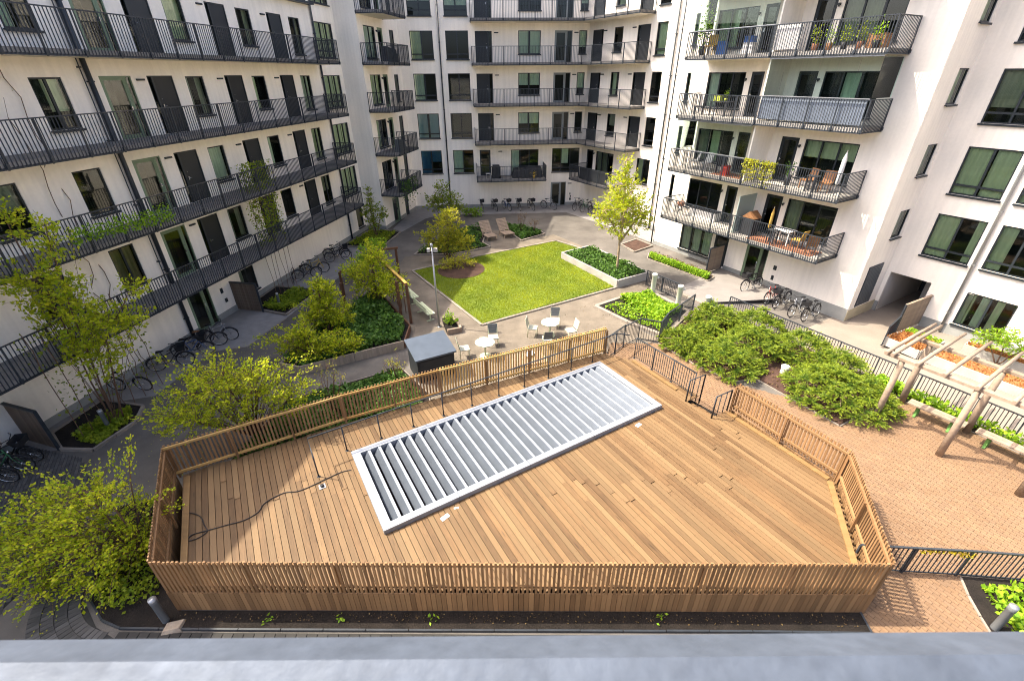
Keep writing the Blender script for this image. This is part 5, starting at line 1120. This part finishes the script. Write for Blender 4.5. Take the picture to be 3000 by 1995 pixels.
cover('fallen yellow leaves on the asphalt and setts around the bushes on the left', [[(-13.5,5.5),(-10.5,5.5),(-10.4,9.5),(-8.6,14.2),(-11.6,20),(-13.4,17.5),(-13.3,9)]], 520, 'leaf_gold', 153, (.0,.01), (.03,.06), .022, name='leaf_litter', flat=.9)
cover('dry leaves and bits scattered over the gravel path around the lawn', [[(-4.7,18.5),(-7,24.3),(-6.4,27),(-1.6,19.9),(6.3,24.2),(4.2,22.2),(6.6,18.8),(3.9,17.2),(-2.9,14.4)]], 420, 'leaf_brown', 155, (.0,.01), (.03,.06), .012, name='leaf_litter', flat=.9)
r = random.Random(5)
for k, (x, lb) in enumerate(((-5.6,'tiny green seedling in the front soil, leftmost'),(-4.0,'tiny green seedling in the front soil, second from the left'),(-1.9,'tiny green seedling in the front soil, third from the left'),(3.3,'green weed in the front soil right of the middle'))):
    o = thing('seedling', lb, 'plant', T(x,5.92)); put('crown', leaves('seed', np.array([(x+r.gauss(0,.06),5.92+r.gauss(0,.05),.08+r.random()*.1) for _ in range(9)]), np.full(9,.1), 'leaf_bright', k, .5), o, I4); put('stem', MB().tube([(x,5.92,.04),(x,5.92,.14)],.006,4).mesh('stem','twig'), o, I4)
# ---------------------------------------------------------------- bicycles
def make_bike():
    W = I4; o = thing('bicycle', 'bicycle', 'bicycle', W)
    for nm, x in (('rear_wheel',-.53),('front_wheel',.53)):
        w = put(nm, cached('rim', lambda: MB().torus(.305,.012,28,5).mesh('rim','chrome')), o, T(x,0,.345))
        put('tyre', cached('tyre', lambda: MB().torus(.33,.021,28,6).mesh('tyre','rubber')), w, T(x,0,.345))
        def sp():
            b = MB().tube([(0,-.05,0),(0,.05,0)],.022,6)
            for k in range(14): a = k*math.pi/7; b.tube([(math.cos(a)*.02,.02*(-1)**k,math.sin(a)*.02),(math.cos(a)*.3,0,math.sin(a)*.3)],.0025,3,caps=False)
            return b.mesh('spokes','chrome')
        put('spokes', cached('spokes', sp), w, T(x,0,.345))
        put('mudguard', cached('guard', lambda: MB().tube([(math.cos(a)*.375,0,math.sin(a)*.375) for a in np.linspace(.3,2.9,10)],.022,4).mesh('mudguard','black_paint')), o, T(x,0,.345))
    put('frame', MB().tube([(-.53,.04,.345),(-.08,.03,.31)],.012,5).tube([(-.53,-.04,.345),(-.08,-.03,.31)],.012,5).tube([(-.53,0,.35),(-.2,0,.78)],.014,5).tube([(-.08,0,.3),(-.22,0,.92)],.018,6).tube([(-.08,0,.3),(.36,0,.80)],.021,6).tube([(-.17,0,.7),(.34,0,.88)],.018,6).tube([(.345,0,.76),(.32,0,1.0)],.02,6).mesh('frame','black_paint'), o, W)
    put('fork', MB().tube([(.36,0,.78),(.43,.045,.6),(.53,.05,.345)],.012,5).tube([(.36,0,.78),(.43,-.045,.6),(.53,-.05,.345)],.012,5).mesh('fork','black_paint'), o, W)
    put('handlebar', MB().tube([(.32,0,1.0),(.34,0,1.08),(.30,.16,1.12),(.12,.28,1.06)],.012,6).tube([(.34,0,1.08),(.30,-.16,1.12),(.12,-.28,1.06)],.012,6).tube([(.2,.24,1.08),(.1,.29,1.055)],.018,6).tube([(.2,-.24,1.08),(.1,-.29,1.055)],.018,6).mesh('handlebar','black_paint'), o, W)
    put('saddle', MB().add([(-.36,-.09,.95),(-.36,.09,.95),(-.14,.03,.97),(-.05,0,.96),(-.14,-.03,.97),(-.34,-.07,.91),(-.34,.07,.91),(-.1,0,.92)],[(0,4,2,1),(4,3,2),(0,5,4),(5,7,4),(4,7,3),(1,2,6),(2,7,6),(2,3,7),(0,1,6,5)],0,True).mesh('saddle','rubber'), o, W)
    put('crank', MB().torus(.09,.008,16,4,c=(-.08,.05,.3)).tube([(-.08,-.06,.3),(-.08,.07,.3)],.014,5).tube([(-.08,.07,.3),(-.0,.07,.16)],.009,4).tube([(-.08,-.07,.3),(-.16,-.07,.44)],.009,4).box(-.05,.05,.07,.15,.15,.17).box(-.21,-.11,-.15,-.07,.43,.45).mesh('crank','chrome'), o, W)
    put('carrier', MB().obox((-.75,-.06,.74),(-.25,-.06,.76),.012,.012).obox((-.75,.06,.74),(-.25,.06,.76),.012,.012).obox((-.72,-.06,.74),(-.72,.06,.74),.012,.012).obox((-.5,-.06,.75),(-.5,.06,.75),.012,.012).tube([(-.7,.06,.74),(-.53,.05,.35)],.006,4).tube([(-.7,-.06,.74),(-.53,-.05,.35)],.006,4).mesh('carrier','black_paint'), o, W)
    put('kickstand', MB().tube([(-.12,.03,.3),(-.2,.22,.01)],.01,5).mesh('kickstand','chrome'), o, W)
    put('lamp', MB().lathe([(0,0),(.03,0),(.045,.05),(0,.06)],8).mesh('lamp','chrome'), o, Matrix.Translation((.40,0,.88))@Matrix.Rotation(rad(90),4,'Y'))
    return o
def basket(b): 
    W = WM[b]; put('basket', cached('basket', lambda: MB().add([(.40,-.15,.86),(.68,-.17,.86),(.68,.17,.86),(.40,.15,.86),(.38,-.19,1.1),(.72,-.2,1.1),(.72,.2,1.1),(.38,.19,1.1)],[(0,1,2,3),(0,4,5,1),(1,5,6,2),(2,6,7,3),(3,7,4,0)]).mesh('basket','black_pot')), b, W)
proto = make_bike(); first = [True]
def bike(label, x, y, rz, paint='black_paint', lean=6, z=0.0, bk=False, seat=None, group=None):
    W = T(x, y, z, rad(rz)) @ Matrix.Rotation(rad(lean), 4, 'X'); mt = {'black_paint': paint} if paint != 'black_paint' else {}
    if seat: mt['rubber'] = seat
    d = dup(proto, W, label, group or 'parked bicycles', None)
    for c in d.children:
        if c.name.split('.')[0] in ('frame','fork') and paint != 'black_paint': c.material_slots[0].link = 'OBJECT'; c.material_slots[0].material = MAT[paint]
        if c.name.split('.')[0] == 'saddle' and seat: c.material_slots[0].link = 'OBJECT'; c.material_slots[0].material = MAT[seat]
    if bk: basket(d)
    return d
bike('black bicycle at the left edge, frontmost of the three near the dark screen', -16.0, 10.15, 8, 'black_paint', 7, seat='tan_leather'); bike('dark green bicycle at the left edge, middle of the three near the dark screen', -15.95, 10.62, 10, 'green_paint', 6); bike('black bicycle with front basket closest to the dark screen at the left edge', -16.05, 11.08, 6, 'black_paint', 8, bk=True)
bike('grey bicycle leaning at the left wall, nearest one past the wire climber', -15.1, 15.0, 0, 'grey_paint', 8); bike('bicycle with front basket behind the yellow bush, left wall', -14.5, 16.6, 25, 'black_paint', 7, bk=True)
bike('dark blue bicycle with front basket in the left wall cluster', -14.15, 17.6, 15, 'blue_paint', 8, bk=True); bike('tall black bicycle in the left wall cluster next to the downpipe', -14.0, 18.3, 25, 'black_paint', 6, seat='tan_leather'); bike('pale grey bicycle of the left wall cluster nearest the glass entrance', -13.75, 18.9, 12, 'grey_paint', 7)
bike('yellow bicycle parked by the left wall beyond the wires', -12.35, 27.4, 20, 'yellow_paint', 7); bike('black bicycle next to the yellow one by the left wall', -12.5, 26.5, 30, 'black_paint', 8)
bike('black bicycle at the far end of the left wall, nearer the downpipe', -11.9, 30.2, 12, 'black_paint', 6); bike('second black bicycle at the far end of the left wall', -11.6, 29.6, 20, 'black_paint', 8, bk=True)
names = ['first','second','third','fourth','fifth','sixth']
for k in range(6): bike('black bicycle against the far wall, %s from the left' % names[k], -2.6+k*1.12+(.5 if k == 5 else 0), 42.6+.05*k, -78+9*(k%3)+(25 if k == 5 else 0), ['black_paint','black_paint','blue_paint','black_paint','black_paint','grey_paint'][k], 6, bk=k != 5)
bike('dark bicycle right of the far grey door, nearest the door', 6.15, 42.6, -130, 'black_paint', 6); bike('green bicycle right of the far grey door, in the middle', 6.8, 42.0, -135, 'green_paint', 6); bike('dark bicycle right of the far grey door, farthest from it', 7.4, 41.4, -132, 'black_paint', 6)
bike('black bicycle with basket beside the right entrance door', *QP(24.3,14.0), 205, 'black_paint', 6, drop(14)+.01, True); bike('bright red bicycle by the right wall', *QP(24.2,12.6), 215, 'red_paint', 7, drop(12.6)+.01); bike('dark bicycle next to the red one by the right wall', *QP(24.3,12.1), 212, 'black_paint', 5, drop(12.1)+.01, True)
bike('grey bicycle by the right wall, second from the corner', *QP(24.2,11.1), 208, 'grey_paint', 6, drop(11.1)+.01); bike('black bicycle nearest the right corner', *QP(24.35,10.5), 210, 'black_paint', 7, drop(10.5)+.01, True)
def purge(o):
    for c in list(o.children): purge(c)
    bpy.data.objects.remove(o)
purge(proto)
# bike stands
for k, (x, y, rz, lb) in enumerate(((-13.1,26.0,100,'black hoop bike stand by the left wall, the one nearer the wires'),(-12.9,27.1,100,'black hoop bike stand by the left wall, the one farther from the wires'))):
    W = T(x,y,0,rad(rz)); o = thing('bike_stand', lb, 'bike stand', W); put('hoop', MB().tube([(-.3,0,0),(-.3,0,.75),(-.2,0,.85),(.2,0,.85),(.3,0,.75),(.3,0,0)],.022,6).mesh('hoop','steel_dark'), o, W); put('foot', MB().lathe([(.07,0),(.07,.012),(0,.012)],8).mesh('foot','steel_dark'), o, W @ T(.3,0,0))
# ---------------------------------------------------------------- things on the balconies
F = RF
def on(fi, x, y, rz=0): return F.at(x, y, FL[fi]+.005, rz)
def b_chair(label, W, m1, m2=None):
    o = thing('balcony_chair', label, 'chair', W); m2 = m2 or m1
    put('seat', cached(('bs',m1), lambda: MB().box(-.24,.24,-.24,.24,.4,.45).mesh('seat',m1)), o, W); put('backrest', cached(('bb',m1), lambda: MB().add([(-.24,.2,.45),(.24,.2,.45),(.24,.34,.95),(-.24,.34,.95),(-.24,.23,.45),(.24,.23,.45),(.24,.37,.95),(-.24,.37,.95)],[(0,1,2,3),(7,6,5,4),(3,2,6,7),(0,3,7,4),(1,5,6,2)]).mesh('backrest',m1)), o, W)
    for sx in (-.2,.2):
        for sy in (-.2,.2): put('leg', cached(('bl',m2), lambda: MB().box(-.02,.02,-.02,.02,0,.4).mesh('leg',m2)), o, W @ T(sx,sy,0))
def b_table(label, W, w, d, m):
    o = thing('balcony_table', label, 'table', W); put('top', MB().box(-w/2,w/2,-d/2,d/2,.70,.74).mesh('top',m), o, W)
    for sx in (-1,1):
        for sy in (-1,1): put('leg', cached(('btl',m), lambda: MB().box(-.025,.025,-.025,.025,0,.70).mesh('leg',m)), o, W @ T(sx*(w/2-.06),sy*(d/2-.06),0))
def pot(label, W, h, r_, mp, ml, rs, hh=.6, n=160, size=.08, name='potted_plant'):
    o = thing(name, label, 'plant', W); put('pot', cached(('pot',h,r_,mp), lambda: MB().lathe([(0,0),(r_*.75,0),(r_,h),(r_*.9,h),(r_*.88,h-.05),(0,h-.05)],12).mesh('pot',mp)), o, W)
    g = np.random.default_rng(rs); P = g.normal(size=(n,3))*np.array([r_*.8,r_*.8,hh*.3])+np.array([0,0,h+hh*.55]); put('crown', leaves('pot',P,g.uniform(size*.7,size*1.3,n),ml,rs,.6), o, W); put('stem', cached(('pst',h,hh), lambda: MB().tube([(0,0,h-.05),(0,0,h+hh*.5)],.012,5).mesh('stem','twig')), o, W)
def boxy(name, label, cat, W, w, d, h, m, part='body', z=0):
    o = thing(name, label, cat, W); put(part, MB().add([(-w/2,-d/2,z),(w/2,-d/2,z),(w/2,d/2,z),(-w/2,d/2,z),(-w*.46,-d*.46,z+h),(w*.46,-d*.46,z+h),(w*.46,d*.46,z+h),(-w*.46,d*.46,z+h)],[(4,5,6,7),(0,1,5,4),(1,2,6,5),(2,3,7,6),(3,0,4,7)]).mesh(part,m), o, W); put('lid', MB().box(-w*.48,w*.48,-d*.48,d*.48,z+h-.01,z+h+.03).mesh('lid',m), o, W)
pot('tall green potted tree at the left end of the top right balcony', on(3,2.6,-1.3), .45, .22, 'black_pot', 'leaf_bright', 201, 1.5, 260, .12)
boxy('laundry_basket','white basket with blue bag on the top right balcony','basket',on(3,5.4,-1.2),.6,.45,.45,'white_cloth'); boxy('storage_bag','blue bag on the top right balcony','bag',on(3,5.35,-1.15),.5,.35,.25,'blue_plastic',z=.48); boxy('storage_bag','light blue folded chair bag on the top right balcony','bag',on(3,3.6,-1.0,15),.5,.3,.6,'blue_plastic'); b_chair('orange stool beside the potted tree on the top right balcony', on(3,3.1,-1.3,20),'yellow_cloth')
for k in range(5): pot('flower pot in a row along the top right balcony, %s from the partition' % names[k], on(3,8.8+k*.62,-1.35), .28, .14, ['terracotta','orange_wood','black_pot','terracotta','black_pot'][k], ['leaf_mid','leaf_bright','leaf_mid','leaf_vine','leaf_bright'][k], 210+k, .55, 90, .09)
boxy('wood_chest','brown wooden chest at the right end of the top right balcony','chest',on(3,11.2,-1.0),.7,.5,.5,'orange_wood')
b_chair('dark rattan armchair on the second balcony from the top', on(2,2.8,-1.0,-60),'canvas_dark'); b_table('dark table with lime crate on the second balcony from the top', on(2,4.2,-.9),1.1,.7,'canvas_dark'); boxy('crate','lime green crate on the dark balcony table','crate',on(2,4.0,-1.0),.4,.3,.22,'lime_plastic',z=.745); pot('small lime plant next to the crate on the balcony table', on(2,4.35,-.85) @ T(0,0,.745), .14, .09, 'lime_plastic', 'leaf_bright', 221, .35, 60, .07)
b_chair('white armchair behind glass on the third balcony from the top', on(1,3.0,-.9,-40),'white_cloth'); b_chair('pale wire chair in the middle behind glass on the third balcony', on(1,3.9,-.9,0),'white_cloth'); b_chair('dark round chair behind glass on the third balcony', on(1,5.0,-1.0,30),'canvas_dark'); boxy('toy_box','red and white box near the glass on the third balcony','box',on(1,5.6,-1.3),.4,.35,.5,'red_paint')
o = thing('flower_boxes','two hanging boxes of yellow green plants on the third balcony rail','planter box',on(1,7.9,-1.82)); 
for k in range(2):
    W = on(1,7.45+k*.95,-1.86); put('box', cached('fbx', lambda: MB().box(-.4,.4,-.1,.1,.8,.98).mesh('box','black_pot')), o, W); g = np.random.default_rng(230+k); n = 420
    P = np.stack([g.uniform(-.42,.42,n), -.08+g.normal(size=n)*.08, 1.15-np.abs(g.normal(size=n))*.45],1); put('foliage', leaves('fb',P,g.uniform(.07,.12,n),'leaf_gold',231+k,.7), o, W)
pot('dark tall pot plant by the door on the third balcony', on(1,9.0,-.9), .5, .16, 'black_pot', 'leaf_dark', 235, .6, 90, .1)
for k in range(2): b_chair('reclining wooden chair with orange cushion, %s on the third balcony' % ('left one' if k == 0 else 'right one'), on(1,10.0+k*.9,-.95,-20+30*k),'orange_wood')
b_table('low dark table between the reclining chairs on the third balcony', on(1,10.5,-1.4), .5,.4,'canvas_dark')
o = thing('parasol','white folded parasol at the right end of the third balcony','parasol',on(1,11.6,-1.4)); put('cloth', MB().lathe([(.04,.5),(.1,.6),(.09,1.6),(.02,1.9)],10).mesh('cloth','white_cloth'), o, WM[o]); put('pole', MB().tube([(0,0,0),(0,0,2.0)],.02,6).mesh('pole','chrome'), o, WM[o])
o = thing('cabinet','white low cabinet under the window on the lowest balcony','cabinet',on(0,4.0,-.3)); put('body', MB().box(-1.0,1.0,-.22,.22,0,.5).mesh('body','white_cloth'), o, WM[o]); put('top', MB().box(-1.02,1.02,-.24,.24,.5,.53).mesh('top','canvas_dark'), o, WM[o])
o = thing('kettle_grill','small brown topped grill at the left end of the lowest balcony','grill',on(0,2.7,-1.0)); put('bowl', MB().lathe([(0,.55),(.2,.6),(.25,.75),(.2,.85),(0,.92)],14).mesh('bowl','terracotta'), o, WM[o]); put('legs', MB().tube([(0,0,.6),(.22,.1,0)],.012,5).tube([(0,0,.6),(-.22,.1,0)],.012,5).tube([(0,0,.6),(0,-.24,0)],.012,5).mesh('legs','canvas_dark'), o, WM[o])
o = thing('house_box','dark gabled box beside the frosted glass on the lowest balcony','box',on(0,7.6,-.9)); put('body', MB().box(-.35,.35,-.3,.3,0,.95).mesh('body','canvas_dark'), o, WM[o]); put('roof', MB().add([(-.4,-.34,.95),(.4,-.34,.95),(.4,.34,.95),(-.4,.34,.95),(0,-.34,1.3),(0,.34,1.3)],[(0,4,5,3),(1,2,5,4),(0,1,4),(2,3,5)]).mesh('roof','orange_wood'), o, WM[o])
b_table('round looking pale table on the sunny end of the lowest balcony', on(0,9.6,-.85),.9,.7,'white_cloth'); b_chair('yellow cushioned chair on the lowest balcony', on(0,10.4,-.9,-90),'yellow_cloth','orange_wood'); b_chair('wooden slat chair at the right end of the lowest balcony', on(0,11.3,-1.2,-150),'orange_wood'); b_table('dark round side table on the lowest balcony', on(0,9.3,-1.4),.5,.4,'canvas_dark')
thing('patterned_rug','rust red striped rug on the lowest balcony','rug',on(0,9.8,-1.1), me=MB().box(-1.8,1.8,-.6,.55,.0,.012).mesh('patterned_rug','terracotta')); thing('patterned_rug','orange brown rug on the third balcony','rug',on(1,5.8,-1.0), me=MB().box(-1.0,1.0,-.6,.55,.0,.012).mesh('patterned_rug','terracotta'))
o = thing('parasol','slim yellow folded parasol by the door of the lowest balcony','parasol',on(0,8.9,-1.2)); put('cloth', MB().lathe([(.03,.7),(.08,.8),(.07,1.5),(.02,1.75)],10).mesh('cloth','yellow_cloth'), o, WM[o]); put('pole', MB().tube([(0,0,0),(0,0,1.85)],.018,6).mesh('pole','chrome'), o, WM[o])
# far balconies
BFc = Fac(BB, -8.95, 43.3, 4.4); GFc = Fac(BB, 6.45, 44.49, -59.4); CFc = Fac(CB, -10.06, 36.77, 78.6)
o = thing('grill','black covered grill on the first floor balcony of the far building','grill',BFc.at(7.6,-1.2,FL[0])); put('cover', MB().box(-.38,.38,-.3,.3,.05,.95).box(-.3,.3,-.25,.25,.95,1.08).mesh('cover','canvas_dark'), o, WM[o]); put('wheel', MB().torus(.08,.03,12,5,c=(.3,-.32,.1)).mesh('wheel','rubber'), o, WM[o])
o = thing('covered_sofa','dark tarpaulin over a corner sofa on the far building balcony','sofa',BFc.at(10.4,-1.0,FL[0])); put('tarpaulin', MB().add([(-1.4,-.6,.05),(1.3,-.6,.05),(1.3,.7,.05),(-1.4,.7,.05),(-1.2,-.5,.55),(1.2,-.5,.8),(1.2,.6,.85),(-1.2,.6,.7)],[(4,5,6,7),(0,1,5,4),(1,2,6,5),(2,3,7,6),(3,0,4,7)]).mesh('tarpaulin','canvas_dark'), o, WM[o]); put('strap', MB().obox((-.2,-.62,.3),(-.2,-.52,.75),.05,.02).mesh('strap','steel_dark'), o, WM[o])
o = thing('white_stool','small white stool on the far building balcony','stool',BFc.at(6.9,-1.3,FL[0])); put('seat', MB().box(-.2,.2,-.16,.16,.38,.42).mesh('seat','white_cloth'), o, WM[o])
for sx in (-.16,.16): put('leg', MB().box(sx-.02,sx+.02,-.14,.14,0,.38).mesh('leg','white_cloth'), o, WM[o])
pot('yellow flower pot on the far building balcony', BFc.at(10.9,-1.75,FL[0]), .25, .12, 'yellow_cloth', 'leaf_yellow', 301, .3, 40, .08)
o = thing('privacy_screen','dark cloth screen on the angled far balcony','screen',GFc.at(3.4,-1.8,FL[0])); put('cloth', MB().box(-1.3,2.2,-.01,.01,.08,1.02).mesh('cloth','canvas_dark'), o, WM[o]); put('hem', MB().box(-1.3,2.2,-.02,.02,1.02,1.05).mesh('hem','steel_dark'), o, WM[o])
for fi, (w, lb) in enumerate(((1.7,'dark planter of trailing plants on the lowest corner tower balcony'),(1.2,'grey covered bench on the second corner tower balcony'),(0,''),(2.0,'dark cloth covered storage on the fourth corner tower balcony'))):
    if not lb: continue
    W = CFc.at(1.4,-1.45,FL[fi]); o = thing('balcony_storage', lb, 'storage', W); put('body', MB().add([(-w/2,-.2,0),(w/2,-.2,0),(w/2,.25,0),(-w/2,.25,0),(-w*.42,-.15,.9),(w*.42,-.15,.75),(w*.42,.2,.75),(-w*.42,.2,.9)],[(4,5,6,7),(0,1,5,4),(1,2,6,5),(2,3,7,6),(3,0,4,7)]).mesh('body','canvas_dark' if fi != 1 else 'bollard_dark'), o, W); put('lid', MB().box(-w*.4,w*.4,-.12,.18,.74,.78).mesh('lid','canvas_dark'), o, W)
    if fi == 0:
        g = np.random.default_rng(303); n = 500; P = np.stack([g.uniform(-1.3,1.6,n),-.32+g.normal(size=n)*.1,.9-np.abs(g.normal(size=n))*.8],1); put('foliage', leaves('tr',P,g.uniform(.09,.15,n),'leaf_dark',304,.7), o, W)
